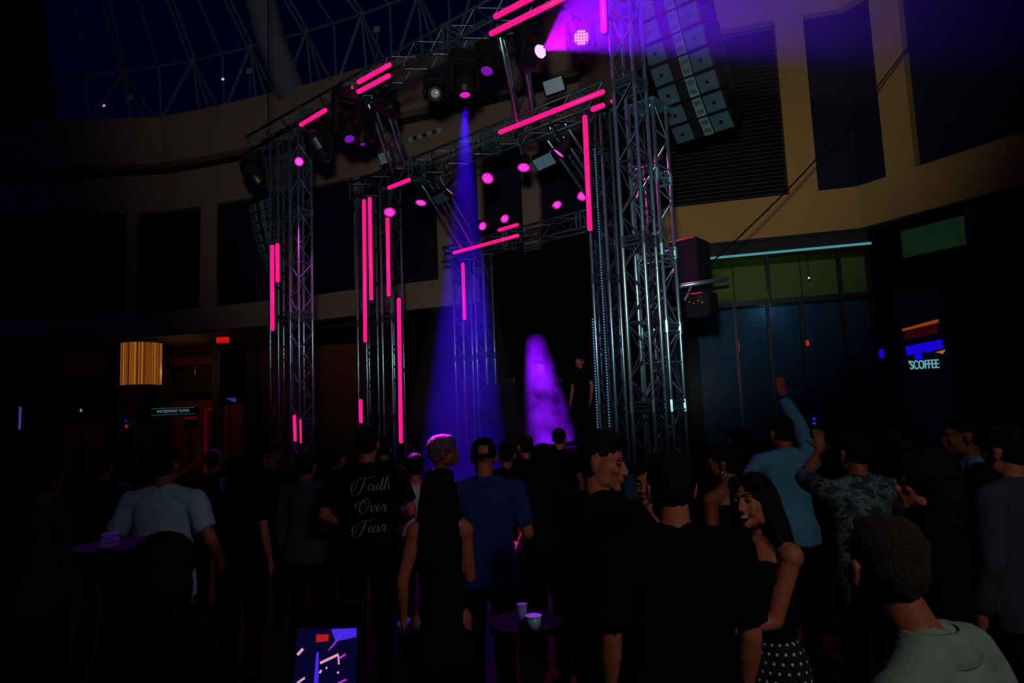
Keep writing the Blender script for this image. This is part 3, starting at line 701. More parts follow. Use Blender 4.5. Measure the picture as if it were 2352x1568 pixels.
# ---- lamps
def par_lamp(px, py, Y, d, label, r=.11, m='magenta', hang=None, wash=None, z=None):
    """round LED can: body, front ring, emitting cells, yoke and clamp up to its truss"""
    c = on_plane(px, py, XY(0, Y), SY); d = V(d).normalized(); R = basis(d); t = thing('par_lamp', label, 'stage lamp', c, R, 'round magenta stage lamps')
    MB().disc_lathe((0, 0, 0), (0, 0, 1), [(-.26, r * .55), (-.24, r * .8), (-.06, r * 1.0), (0, r * 1.12), (.012, r * 1.12), (.012, r * .99), (-.004, r * .98)], 24).build('can', M['blackplastic'], t, smooth=False, local=True)
    MB().disc_lathe((0, 0, 0), (0, 0, 1), [(-.004, r * .98), (.006, r * .97)], 24).build('lens', M[m], t, local=True)
    cells = MB()
    for k in range(6):
        a = k * math.pi / 3; cells.ball((math.cos(a) * r * .5, math.sin(a) * r * .5, .008), (.022, .022, .008), n=8, m=5)
    cells.ball((0, 0, .008), (.022, .022, .008), n=8, m=5); cells.build('cell', M['cell_pink'], t, local=True)
    if hang is not None:
        h = R.inverted() @ (V(hang) - c); q = V((0, 0, -.13))
        MB().tube((r * 1.15, 0, -.13), (-r * 1.15, 0, -.13), .012, n=6).tube(q, h, .014, n=6).box(h, (.06, .06, .06)).build('bracket', M['black'], t, local=True)
    return t, c
def hang_pt(c, Y, z): return V((c.x, c.y, 0)) + SY * (Y - c.dot(SY)) + UP * z
down = V((0, 0, -1))
for (px, py, dd, lab) in ((1120, 409, (-.25, -.75, -.75), 'big round magenta lamp under the middle beam, facing the crowd'),
                          (1203, 384, (-.1, -.45, -1), 'round magenta lamp under the middle beam, second from the right'),
                          (1284, 351, (-.75, .15, -.9), 'edge-on magenta lamp under the right end of the middle beam'),
                          (1033, 438, (-.75, .15, -.9), 'edge-on magenta lamp left of the blue shaft'),
                          (967, 465, (-.1, -.33, -1), 'flat oval magenta lamp at the left under the middle beam')):
    c = on_plane(px, py, XY(0, Y2), SY); par_lamp(px, py, Y2, dd, lab, hang=hang_pt(c, Y2 - .17, H2 - .17))
for (px, py, dd, lab) in ((1108, 519, (.55, -.75, -.55), 'magenta lamp standing on the rear beam, furthest left of four'),
                          (1159, 502, (.45, -.75, -.65), 'magenta lamp on the rear beam just above the short pink bar'),
                          (1279, 470, (.25, -.6, -.75), 'magenta lamp on the rear beam, second from the right'),
                          (1337, 450, (.1, -.9, -.6), 'magenta lamp on the rear beam touching the upright pink bar')):
    c = on_plane(px, py, XY(0, Y3), SY); par_lamp(px, py, Y3, dd, lab, r=.105, hang=hang_pt(c, Y3 - .17, H3 + .17))
c = on_plane(687, 371, XY(0, Y1 - .32), SY); par_lamp(687, 371, Y1 - .32, (.1, -.9, -.5), 'round violet-pink lamp at the top of the left front tower', r=.085, hang=hang_pt(c, Y1 - .1, c.z + .15))
spot('par_beam', c + V((.02, -.12, -.12)), c + V((.0, .0, -4)) + SY * .22, 260, (1, .03, .45), 40, .6, .04)
c = on_plane(895, 487, XY(0, Y2 - .38), SY); par_lamp(895, 487, Y2 - .38, (.1, -.6, -.75), 'oval magenta lamp on the left middle tower above a pink bar', r=.115, hang=hang_pt(c, Y2 - .1, c.z + .2))
spot('par_beam', c + V((0, 0, -.12)), c + V((0, 0, -4)) + SY * .35, 18, (.9, .03, .8), 40, .6, .04)

def moving_head(px, py, Y, d, label, sc=1.0, m='violet', top=None, Yt=None, r=.095, cells=False):
    """moving head hung upside down: base box with clamps, two yoke arms, round-backed head with a front lens"""
    c = on_plane(px, py, XY(0, Y), SY); d = V(d).normalized(); Lh = .34 * sc
    body_c = c - d * Lh * .62; t = thing('moving_head_lamp', label, 'stage lamp', body_c, None, 'moving head lamps under the front beam')
    MB().disc_lathe(body_c, d, [(-.26 * sc, .05 * sc), (-.24 * sc, .11 * sc), (-.16 * sc, .145 * sc), (0, .16 * sc), (.12 * sc, .135 * sc), (.2 * sc, r * 1.15), (Lh * .62 + .004, r * 1.15), (Lh * .62 + .004, r * .98), (Lh * .62 - .02, r * .95)], 24).build('head', M['blackplastic'], t, smooth=False)
    lens = MB().disc_lathe(c, d, [(-.018, r * .95), (-.004, r * .6), (0, .004)], 20).build('lens', M[m], t, smooth=True)
    if cells:
        mb = MB(); B = basis(d)
        for i in (-2, -1, 0, 1, 2):
            for j in (-2, -1, 0, 1, 2):
                if i * i + j * j <= 5: mb.ball(c + B @ V((i * r * .36, j * r * .36, .004)), (.017, .017, .017), n=8, m=5)
        mb.build('cell', M['hot'], t)
    ax = d.cross(UP)
    ax = SX if ax.length < .2 else ax.normalized()
    zt = top if top is not None else c.z + .62
    base = V((body_c.x, body_c.y, zt - .12)); arm = MB()
    bx = ax.copy(); bx.z = 0; bx.normalize(); by = UP.cross(bx); Rb = Matrix((bx, by, UP)).transposed()
    for s_ in (-1, 1):
        q = body_c + bx * s_ * .19 * sc
        arm.box(q + UP * ((base.z - q.z) / 2 - .02), (.05 * sc, .14 * sc, max(.1, base.z - q.z + .12 * sc)), Rb)
    arm.box(base - UP * .13, (.43 * sc, .15 * sc, .05), Rb)
    arm.build('yoke', M['blackplastic'], t)
    MB().bbox(base, (.36 * sc, .25 * sc, .2), Rb, b=.02).build('base', M['black'], t)
    if abs(Y - Y1) > .2:
        g_ = base + UP * .17; MB().tube(g_, g_ + SY * ((Y1 + math.copysign(.17, Y - Y1)) - g_.dot(SY)) + UP * (H1 - .17 - g_.z), .018, n=6).build('hanger', M['black'], t)
    MB().box(base + bx * .1 + UP * .15, (.05, .07, .14), Rb).box(base - bx * .1 + UP * .15, (.05, .07, .14), Rb).build('clamp', M['silver'], t)
    return t, c
ZB = H1 - .19
cone_src = on_plane(1241, 118, XY(0, Y1 + .08), SY); cone_dir = (at(1700, -178, 6.2) - cone_src).normalized()
moving_head(1241, 118, Y1 + .08, cone_dir, 'moving lamp throwing the wide violet beam to upper right', m='hot', top=ZB - .03, r=.1, cells=True, sc=1.05)
moving_head(1335, 86, Y1 + .55, V((-.1, -.85, -.3)), 'moving lamp with a bright grid of cells inside the violet beam', m='magenta', top=ZB - .03, r=.11, cells=True, sc=1.05)
moving_head(1118, 164, Y1 + .05, V((-.15, -.45, -1)), 'moving lamp with a dim violet lens, pointing down', top=ZB - .03, sc=.95)
_, shaft_src = moving_head(1068, 219, Y1 + .05, V((.06, -.22, -1)), 'moving lamp throwing the narrow blue shaft straight down', m='magenta', top=ZB - .03, r=.085, sc=1.1)
moving_head(999, 215, Y1 + .05, V((-.05, -.8, -.45)), 'moving lamp with a pale glassy lens, unlit', m='lens_white', top=ZB - .03, r=.09)
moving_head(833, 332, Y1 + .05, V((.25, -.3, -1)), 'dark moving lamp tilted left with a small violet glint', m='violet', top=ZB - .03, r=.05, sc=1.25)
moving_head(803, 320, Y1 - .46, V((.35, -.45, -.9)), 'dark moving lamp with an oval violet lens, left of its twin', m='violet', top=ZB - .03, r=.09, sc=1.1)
moving_head(752, 370, Y1 + .05, V((.3, .4, -.6)), 'large unlit moving lamp nearest the left front tower', m='blackplastic', top=ZB - .03, r=.12, sc=1.3)
moving_head(905, 258, Y1 + .30, V((.5, -.2, -.8)), 'unlit moving lamp just left of the pale glassy one', m='blackplastic', top=ZB - .03, r=.1, sc=1.2)
moving_head(600, 425, Y1 + .05, V((.5, .1, -.8)), 'unlit moving lamp at the outer left end of the front beam', m='blackplastic', top=ZB - .03, r=.12, sc=1.3)

def flood(px, py, Y, label, w=.32, h=.22, d=(-.2, -.9, -.35), roll=0, m='flood_face', to=None):
    c = on_plane(px, py, XY(0, Y), SY); d = V(d).normalized(); R = basis(d, SX + UP * roll); t = thing('flood_light', label, 'flood light', c, R)
    MB().bbox((0, 0, -.07), (w * 1.18, h * 1.22, .14), None, b=.02).build('housing', M['black'], t, local=True)
    MB().box((0, 0, .006), (w, h, .012)).build('glass', M[m], t, local=True)
    if to is not None:
        q = R.inverted() @ (V(to) - c); MB().tube((0, 0, -.1), q, .018, n=6).build('bracket', M['black'], t, local=True)
    return t
c = on_plane(1272, 197, XY(0, Y2), SY); flood(1272, 197, Y2 - .1, 'rectangular flood light standing on the middle beam, right', to=hang_pt(c, Y2, H2 + .17))
c = on_plane(885, 362, XY(0, Y2), SY); flood(885, 362, Y2 - .1, 'rectangular flood light standing on the left end of the middle beam', .26, .22, to=hang_pt(c, Y2, H2 + .17))
c = on_plane(1252, 371, XY(0, Y2 + .3), SY); flood(1250, 371, Y2 + .3, 'dim rectangular flood light below the right half of the middle beam', .36, .22, (-.2, -.6, -.75), to=hang_pt(c, Y2, H2 - .17))
c = on_plane(1012, 452, XY(0, Y2 + .3), SY); flood(1012, 455, Y2 + .3, 'dim rectangular flood light beside the left sloping truss', .3, .2, (-.2, -.55, -.8), m='grille', to=hang_pt(c, Y2, H2 - .17))

# ---- speaker cabinets hanging in curved columns
def cabinet(label, C, Rm, w, h, dp, group, first=None):
    t = thing('line_array_speaker', label, 'speaker', C, Rm, group)
    # local: x across, y facing out (front), z up
    b = MB(); zf, zb = h / 2 * .97, h / 2 * .72
    b.add([(-w / 2, 0, -zf), (w / 2, 0, -zf), (w / 2, 0, zf), (-w / 2, 0, zf), (-w * .43, -dp, -zb), (w * .43, -dp, -zb), (w * .43, -dp, zb), (-w * .43, -dp, zb)],
          [(3, 2, 1, 0), (4, 5, 6, 7), (0, 1, 5, 4), (2, 3, 7, 6), (1, 2, 6, 5), (3, 0, 4, 7)]).build('cabinet', M['blackplastic'], t, local=True)
    for s_ in (-1, 1):
        g = MB().bbox((s_ * w * .325, .012, 0), (w * .31, .03, h * .88), None, b=.012).build('grille', M['grille'], t, local=True)
        k = MB().disc_lathe((s_ * w * .325, .027, 0), (0, 1, 0), [(0, .03), (.006, .03), (.008, .022)], 16).build('badge', M['black'], g, local=True)
        side = MB()
        for dz in (-.3, .3): side.box((s_ * w * .5, -dp * .35, dz * h), (.03, dp * .5, .035))
        side.box((s_ * w * .5, -dp * .75, 0), (.03, .05, h * .8)); side.build('rigging_plate', M['silver'] if s_ > 0 else M['black'], t, local=True)
    mb = MB().box((-w * .075, .006, 0), (w * .15, .02, h * .92)).build('horn', M['horn'], t, local=True)
    for i in (-1, 1):
        sl = MB()
        for j in range(4): sl.box((-w * .075 + (j - 1.5) * w * .028, .018, i * h * .22), (w * .011, .006, h * .22))
        sl.build('horn_vent', M['black'], mb, local=True)
    return t
def array(px, py, Yd, n, w, h, dp, tilt0, dtilt, where, group, names):
    p = at(px, py, Yd); tilt = tilt0
    for i in range(n):
        f = -SY * math.cos(math.radians(tilt)) - UP * math.sin(math.radians(tilt)); dn = -UP * math.cos(math.radians(tilt)) + SY * math.sin(math.radians(tilt))
        up = -dn; Rm = Matrix((f.cross(up), f, up)).transposed()
        c = p + dn * h / 2
        cabinet(names[i], c, Rm, w, h, dp, group); p = p + dn * (h + .006); tilt += dtilt[i] if i < len(dtilt) else dtilt[-1]
    return at(px, py, Yd)
ordn = ['topmost', 'second', 'third', 'fourth', 'fifth', 'sixth', 'seventh', 'eighth']
top = array(1508, -75, 9.3, 8, .98, .315, .72, 20, [2, 3, 3, 4, 4, 5, 5], '', 'speakers hanging in the right column', ['%s speaker from the top in the right hanging column' % o for o in ordn])
fr = thing('flying_frame', 'steel flying frame above the right hanging speaker column', 'rigging frame', top)
MB().box(top + UP * .05 + SY * .2, (.9, .6, .06), Matrix((SX, SY, UP)).transposed()).build('frame', M['black'], fr)
for s_ in (-.3, .3): MB().tube(top + UP * .05 + SX * s_ + SY * .2, top + SX * s_ + SY * .2 + UP * 7, .012, n=6).build('chain', M['black'], fr)
top = array(596, 462, 13.6, 7, .80, .20, .42, 8, [2, 3, 3, 3, 4, 4], '', 'speakers hanging in the left column', ['%s speaker from the top in the left hanging column' % o for o in ordn])
fr = thing('flying_frame', 'steel flying frame above the left hanging speaker column', 'rigging frame', top)
MB().box(top + UP * .04 + SY * .2, (.95, .5, .06), Matrix((SX, SY, UP)).transposed()).build('frame', M['black'], fr)
MB().tube(top + UP * .05 + SY * .2, top + SY * .2 + UP * 8, .012, n=6).build('chain', M['black'], fr)

# ---- things at the right of the side tower: speaker box, outrigger arm, controller rack
c = at(1588, 600, 9.6); R3 = Matrix((SX, SY, UP)).transposed(); Rz0 = Matrix.Identity(3)
q = at(1586, 612, 9.4); b_ = thing('speaker_box', 'black box on a bracket behind the open right tower', 'speaker', q, R3)
MB().bbox((0, 0, 0), (.42, .45, .72), None, b=.02).build('cabinet', M['blackplastic'], b_, local=True)
MB().tube((-.2, 0, .3), (R3.inverted() @ (V((side_p.x, side_p.y, q.z + .1)) - q)), .03, n=8).build('bracket', M['black'], b_, local=True)
ar = thing('outrigger_arm', 'slanting pink-lit arm sticking out right from the open tower', 'truss arm', at(1565, 656, 8.75))
a, b = at(1562, 657, 8.75), at(1672, 640, 8.9); MB().tube(a, b, .03, n=10).build('tube', M['alu'], ar, smooth=True); MB().tube(a - UP * .1, b - UP * .1, .02, n=8).build('lower_tube', M['black'], ar)
MB().tube(a.lerp(b, .25), at(1572, 690, 8.75), .016, n=6).build('brace', M['alu'], ar)
q = at(1612, 702, 9.0); b_ = thing('controller_box', 'black control box hanging on the open right tower', 'equipment box', q, R3); MB().bbox((0, 0, 0), (.34, .3, .34), None, b=.02).build('casing', M['blackplastic'], b_, local=True)
led = MB()
for i in range(4): led.box((-.1 + i * .06, -.155, .05 - .03 * (i % 2)), (.012, .01, .012))
led.build('indicator', M['amber'], b_, local=True)
MB().tube((-.1, 0, .1), R3.inverted() @ (V((side_p.x, side_p.y, q.z + .1)) - q), .025, n=6).build('bracket', M['black'], b_, local=True)

# ---- stage deck, black cloth, DJ table
xl, xr = X_(legB[0]) - .5, X_(legB[2]) + .3
dk = thing('stage_deck', 'black raised stage platform under the rear portal', 'stage', XY((xl + xr) / 2, Y3, 0), R3)
MB().box((0, .0, DECK - .05), (xr - xl, 2.9, .1)).build('deck_top', M['black'], dk, local=True)
MB().box((0, -1.43, (DECK - .1) / 2), (xr - xl, .03, DECK - .1)).box((0, 1.43, (DECK - .1) / 2), (xr - xl, .03, DECK - .1)).build('skirt', M['cloth_black'], dk, local=True)
for sx_ in (-1, 1):
    for sy_ in (-1, 1): MB().box((sx_ * (xr - xl - .2) / 2, sy_ * 1.3, (DECK - .1) / 2), (.1, .1, DECK - .1)).build('leg', M['black'], dk, local=True)
cu = MB(); X0, X1 = X_(legB[0]) + .05, X_(legB[2]) + .3; n = 160
pts = [XY(X0 + (X1 - X0) * i / n, Y3 + .55 + .035 * math.sin(i * .8) + .02 * math.sin(i * .31)) for i in range(n + 1)]
for i in range(n): cu.add([pts[i] + UP * DECK, pts[i + 1] + UP * DECK, pts[i + 1] + UP * (H3 - .2), pts[i] + UP * (H3 - .2)], [(0, 1, 2, 3)])
bc = thing('stage_cloth', 'black cloth closing the back of the stage', 'curtain', XY((X0 + X1) / 2, Y3 + .55, DECK)); cu.build('cloth', M['cloth_black'], bc)
MB().tube(XY(X0, Y3 + .55, H3 - .2), XY(X1, Y3 + .55, H3 - .2), .025, n=8).build('rail', M['black'], bc)
for X in (X0 + .1, X1 - .1): MB().tube(XY(X, Y3 + .55, H3 - .2), XY(X, Y3 + .12, H3 - .16), .02, n=6).build('bracket', M['black'], bc)
# DJ table
tz = 0
a = leg_at(1140, 876, Y3 - .85); b = leg_at(1318, 876, Y3 - .85); TZ = on_plane(1230, 877, XY(0, Y3 - .85), SY).z
mid = (a + b) / 2; Lt = (b - a).length
dj = thing('dj_table', 'long black DJ table with a cloth front on the stage', 'table', mid + UP * DECK, R3)
MB().box((0, 0, TZ - DECK - .03), (Lt, .7, .05)).build('table_top', M['black'], dj, local=True)
MB().box((0, -.34, (TZ - DECK - .06) / 2), (Lt * .98, .02, TZ - DECK - .06)).build('front_cloth', M['cloth_black'], dj, local=True)
for s_ in (-1, 1): MB().box((s_ * Lt * .47, .2, (TZ - DECK - .05) / 2), (.05, .05, TZ - DECK - .05)).build('leg', M['black'], dj, local=True)
for k, (fx, lab) in enumerate(((-.25, 'left black player deck on the DJ table'), (.0, 'black mixer in the middle of the DJ table'), (.25, 'right black player deck on the DJ table'))):
    p = mid + SX * Lt * fx; r = thing('dj_player' if k != 1 else 'dj_mixer', lab, 'DJ equipment', p + UP * (TZ - .005), R3)
    MB().bbox((0, 0, .05), (.32, .4, .1), None, b=.01).build('casing', M['blackplastic'], r, local=True)
    MB().disc_lathe((0, -.03, .1), (0, 0, 1), [(0, .1), (.012, .1), (.014, .02)], 24).build('jog_wheel' if k != 1 else 'knob', M['black'], r, local=True)

# ---- lights and gear on the gallery parapet
def gallery_flood(px, py, label):
    Y = wall_hit(px, py + 60)[2].y - .02; c = at(px, py, Y); r = thing('flood_light', label, 'flood light', c)
    MB().bbox((0, .06, 0), (.26, .12, .26), None, b=.02).build('housing', M['black'], r, local=True); MB().box((0, -.005, 0), (.22, .012, .22)).build('glass', M['flood_face'], r, local=True)
    MB().box((0, .06, (Z_TOP - c.z) / 2), (.05, .05, c.z - Z_TOP)).build('stand', M['roof_steel'], r, local=True)
gallery_flood(300, 224, 'small pale flood light on the gallery edge, lowest of three')
gallery_flood(573, 163, 'small pale flood light on the gallery edge beside the round duct')
gallery_flood(865, 68, 'small pale flood light on the gallery edge near the top')
M['violet_hot'] = glow('violet_hot_led', (.45, .16, 1), 1.3); M['green_hot'] = glow('pale_green_led', (.35, .75, .4), 1.0)
for (px, py, m, r_, lab) in ((238, 242, 'violet_hot', .055, 'small lamp glowing violet on the left gallery'), (512, 182, 'green_hot', .05, 'small lamp glowing pale green on the gallery')):
    Y = wall_hit(px, py + 60)[2].y - .05; c = at(px, py, Y); r = thing('gallery_lamp', lab, 'lamp', c)
    MB().ball((0, 0, 0), r_, n=10, m=7).build('bulb', M[m], r, local=True); MB().disc_lathe((0, .02, 0), (0, 1, 0), [(0, r_ * 1.4), (.16, r_ * 1.2), (.2, .03)], 14).build('can', M['black'], r, local=True)
    MB().box((0, .1, (Z_TOP - c.z) / 2), (.03, .03, c.z - Z_TOP)).build('stand', M['black'], r, local=True)
# four-ball wall sconces
def sconce(px, py, dx, dy, label, rr):
    Y = wall_hit(px, py)[2].y - .12; r = thing('wall_sconce', label, 'wall light', at(px, py, Y))
    for i in range(4):
        c = at(px + (i - 1.5) * dx, py + (i - 1.5) * dy, wall_hit(px + (i - 1.5) * dx, py)[2].y - .14)
        MB().ball(c, rr, n=14, m=9).build('globe', M['lens_white'] if dx > 20 else M['flood_face'], r, smooth=True)
    a = at(px - 1.8 * dx, py - 1.8 * dy, wall_hit(px - 1.8 * dx, py)[2].y - .03); b = at(px + 1.8 * dx, py + 1.8 * dy, wall_hit(px + 1.8 * dx, py)[2].y - .03)
    MB().tube(a, b, .05, n=6).build('bar', M['black'], r)
sconce(975, 310, 22, -7, 'row of four glass globes on the brown band behind the trusses', .11)
sconce(222, 457, 19.5, -2, 'row of four dim glass globes on the left band', .09)
# the pair of cables in front of the right wall
for (p0, p1, lab) in (((1608, 625, 10.5), (2090, 90, 11.2), 'thin black cable slanting across the right wall'),):
    a, b = at(*p0), at(*p1); a = a + (a - b) * .02; b = b + (b - a) * .12
    mb = MB(); pts = [a.lerp(b, i / 12) - UP * (.25 * math.sin(math.pi * i / 12)) for i in range(13)]
    mb.loft([(p, .013, .013) for p in pts], n=6); tag(mb.build('cable', M['black']), lab, 'cable')

# ---- haze volumes cut to the shape of each beam, none elsewhere
def haze_mat(name, dens, aniso=.2, col=(1, 1, 1)):
    m = bpy.data.materials.new(name); m.use_nodes = True; n = m.node_tree.nodes; l = m.node_tree.links; n.clear()
    o = n.new('ShaderNodeOutputMaterial'); s = n.new('ShaderNodeVolumeScatter'); s.inputs['Color'].default_value = (*col, 1); s.inputs['Density'].default_value = dens; s.inputs['Anisotropy'].default_value = aniso
    l.new(s.outputs[0], o.inputs['Volume']); return m
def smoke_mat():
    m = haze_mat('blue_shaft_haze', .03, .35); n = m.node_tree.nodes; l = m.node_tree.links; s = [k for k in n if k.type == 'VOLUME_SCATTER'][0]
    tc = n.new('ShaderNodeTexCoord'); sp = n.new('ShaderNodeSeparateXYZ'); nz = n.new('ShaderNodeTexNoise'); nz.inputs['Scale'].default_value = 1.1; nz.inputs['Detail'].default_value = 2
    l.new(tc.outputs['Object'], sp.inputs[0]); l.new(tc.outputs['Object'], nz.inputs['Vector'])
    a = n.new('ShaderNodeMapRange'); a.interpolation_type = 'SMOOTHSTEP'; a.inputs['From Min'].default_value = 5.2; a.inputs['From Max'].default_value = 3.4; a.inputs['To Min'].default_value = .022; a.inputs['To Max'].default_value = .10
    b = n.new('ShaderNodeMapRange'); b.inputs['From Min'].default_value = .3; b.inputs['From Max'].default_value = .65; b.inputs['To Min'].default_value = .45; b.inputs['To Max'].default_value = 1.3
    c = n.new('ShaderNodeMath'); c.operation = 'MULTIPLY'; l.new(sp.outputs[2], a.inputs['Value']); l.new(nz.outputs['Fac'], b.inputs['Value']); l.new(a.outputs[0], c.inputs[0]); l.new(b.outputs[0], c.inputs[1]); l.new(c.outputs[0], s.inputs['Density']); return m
p0 = cone_src + cone_dir * .04
BEAM_B = soften(spot('beam_blue', p0, p0 + cone_dir, 1250, (.02, .0, 1.0), 45, .3, .02))
BEAM_P = spot('beam_pink', p0, p0 + cone_dir, 500, (1.0, .0, .35), 43, .2, .02)
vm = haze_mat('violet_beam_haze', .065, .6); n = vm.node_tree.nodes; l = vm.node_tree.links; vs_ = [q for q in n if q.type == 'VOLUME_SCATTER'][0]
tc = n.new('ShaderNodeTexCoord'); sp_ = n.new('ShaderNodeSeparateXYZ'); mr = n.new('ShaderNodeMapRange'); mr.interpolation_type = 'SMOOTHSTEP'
mr.inputs['From Min'].default_value = 2.0; mr.inputs['From Max'].default_value = 6.2; mr.inputs['To Min'].default_value = .068; mr.inputs['To Max'].default_value = .004  # the beam's fade with distance is put into the haze density
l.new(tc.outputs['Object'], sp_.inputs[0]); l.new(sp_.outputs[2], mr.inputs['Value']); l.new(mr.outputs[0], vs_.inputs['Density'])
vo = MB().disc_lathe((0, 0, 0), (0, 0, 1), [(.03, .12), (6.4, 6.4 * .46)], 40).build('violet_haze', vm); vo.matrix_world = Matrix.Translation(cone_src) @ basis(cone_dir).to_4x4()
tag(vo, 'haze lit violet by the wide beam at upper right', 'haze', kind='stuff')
sd = (at(1066, 1000, (shaft_src.y + 1.2)) - shaft_src).normalized()
q0 = shaft_src + sd * .13
SHAFT_B = spot('shaft_blue', q0, q0 + sd, 13500, (.03, .0, 1.0), 15, .25, .05)
SHAFT_P = spot('shaft_pink', q0, q0 + sd, 500, (.9, .0, .5), 11, .5, .06)
Ls = (shaft_src.z - .1) / -sd.z
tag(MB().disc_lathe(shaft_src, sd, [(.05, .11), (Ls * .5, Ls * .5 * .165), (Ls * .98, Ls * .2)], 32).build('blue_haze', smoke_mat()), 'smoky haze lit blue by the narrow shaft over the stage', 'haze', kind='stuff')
# smoke jet at the DJ table, lit by its own lamp from above
jet = on_plane(1262, 985, XY(0, Y3 - 1.6), SY); jet_top = on_plane(1226, 760, XY(0, Y3 - 1.6), SY)
jd = (jet - jet_top); JL = jd.length; Rj = basis(-jd)
jm = bpy.data.materials.new('jet_smoke'); jm.use_nodes = True; n = jm.node_tree.nodes; l = jm.node_tree.links; n.clear()
o = n.new('ShaderNodeOutputMaterial'); s_ = n.new('ShaderNodeVolumeScatter'); tc = n.new('ShaderNodeTexCoord'); nz = n.new('ShaderNodeTexNoise'); nz.inputs['Scale'].default_value = 2.0; nz.inputs['Detail'].default_value = 3
sp_ = n.new('ShaderNodeSeparateXYZ'); l.new(tc.outputs['Object'], sp_.inputs[0])
def mth(op, a, b=None):
    k_ = n.new('ShaderNodeMath'); k_.operation = op
    for i, v in enumerate((a, b)):
        if v is None: continue
        if isinstance(v, (int, float)): k_.inputs[i].default_value = v
        else: l.new(v, k_.inputs[i])
    return k_.outputs[0]
rr_ = mth('SQRT', mth('ADD', mth('MULTIPLY', sp_.outputs[0], sp_.outputs[0]), mth('MULTIPLY', sp_.outputs[1], sp_.outputs[1])))
R_z = mth('ADD', .16, mth('MULTIPLY', mth('SUBTRACT', 0.0, sp_.outputs[2]), .42 / JL))               # the jet widens downwards
edge = mth('MAXIMUM', 0.0, mth('SUBTRACT', 1.0, mth('DIVIDE', rr_, R_z)))
mr = n.new('ShaderNodeMapRange'); mr.inputs['From Min'].default_value = .36; mr.inputs['From Max'].default_value = .62; mr.inputs['To Min'].default_value = .0; mr.inputs['To Max'].default_value = .55
l.new(tc.outputs['Object'], nz.inputs['Vector']); l.new(nz.outputs['Fac'], mr.inputs['Value'])
l.new(mth('MULTIPLY', mr.outputs[0], mth('MULTIPLY', mth('MINIMUM', 1.0, mth('MAXIMUM', 0.0, mth('SUBTRACT', mth('DIVIDE', mth('SUBTRACT', 0.0, sp_.outputs[2]), JL * .30), .12))), mth('MULTIPLY', edge, 1.8))), s_.inputs['Density']); l.new(s_.outputs[0], o.inputs['Volume'])
jt = MB().disc_lathe((0, 0, 0), (0, 0, -1), [(0, .15), (JL * .2, .26), (JL * .6, .44), (JL * 1.05, .62), (JL * 1.15, .4)], 24)
jo = jt.build('jet_smoke', jm); jo.matrix_world = Matrix.Translation(jet_top) @ Rj.to_4x4()
tag(jo, 'puff of smoke lit bright purple in front of the DJ table', 'smoke', kind='stuff')
jl = jet_top - jd.normalized() * 2.0
JET = spot('jet_purple', jl, jet, 13000, (.22, .0, 1.0), 14, .6, .03)
# added pink spot near the short bar, giving the open right tower pink edges
pr = on_plane(1392, 262, XY(0, Y2 - .42), SY)
PINK_EDGE = spot('added_pink_spot', pr, side_p + UP * 3.6, 420, (1.0, .02, .25), 58, .8, .05)
# ================================================================== THE CROWD
def ik(S, W, a, b, hint):
    d = W - S; L = min(d.length, (a + b) * .995); d.normalize(); W = S + d * L
    x = (a * a - b * b + L * L) / (2 * L); h = math.sqrt(max(0, a * a - x * x))
    q = V(hint) - d * V(hint).dot(d)
    q = q.normalized() if q.length > 1e-5 else d.orthogonal().normalized()
    return S + d * x + q * h, W
def hand(mb, W, d, nrm_, side, curl=.5, k=1.0, spread=.0, thumb=.6):
    """palm, four unequal fingers bent towards the palm side, thumb from the palm's edge. side: +1/-1 picks the thumb edge"""
    d = V(d).normalized(); n = V(nrm_); n = (n - d * n.dot(d)).normalized(); s = d.cross(n).normalized() * side
    R = Matrix((s, n, d)).transposed()
    mb.ball(W + d * .045 * k, (.040 * k, .017 * k, .055 * k), R, n=12, m=8); mb.ball(W + d * .075 * k, (.041 * k, .014 * k, .022 * k), R, n=12, m=7); mb.cap(W - d * .02, W + d * .02, .025 * k, .026 * k)
    for i, (off, ln) in enumerate(((.031, .9), (.0105, 1.0), (-.0105, .94), (-.031, .74))):
        p = W + d * .088 * k + s * off * k; f = (d + s * off * 5 * (.3 + spread)).normalized(); r = .0088 * k
        for j, l_ in enumerate((.042, .027, .021)):
            a = curl * (.55, .95, .75)[j] * (1 + .12 * i)
            f = (f * math.cos(a) + n * math.sin(a)).normalized(); q = p + f * l_ * ln * k; mb.cap(p, q, r, r * .92, n=8); p = q; r *= .92; n2 = n
            n = (n * math.cos(a) - d * math.sin(a)).normalized() if False else n
    p = W + d * .025 * k + s * .03 * k; f = (d * .65 + s * (1.0 - .5 * thumb) + n * thumb).normalized()
    q = p + f * .04 * k; mb.cap(p, q, .012 * k, .0105 * k, n=8); f2 = (f + d * .5 + n * .3).normalized(); mb.cap(q, q + f2 * .03 * k, .0105 * k, .009 * k, n=8)

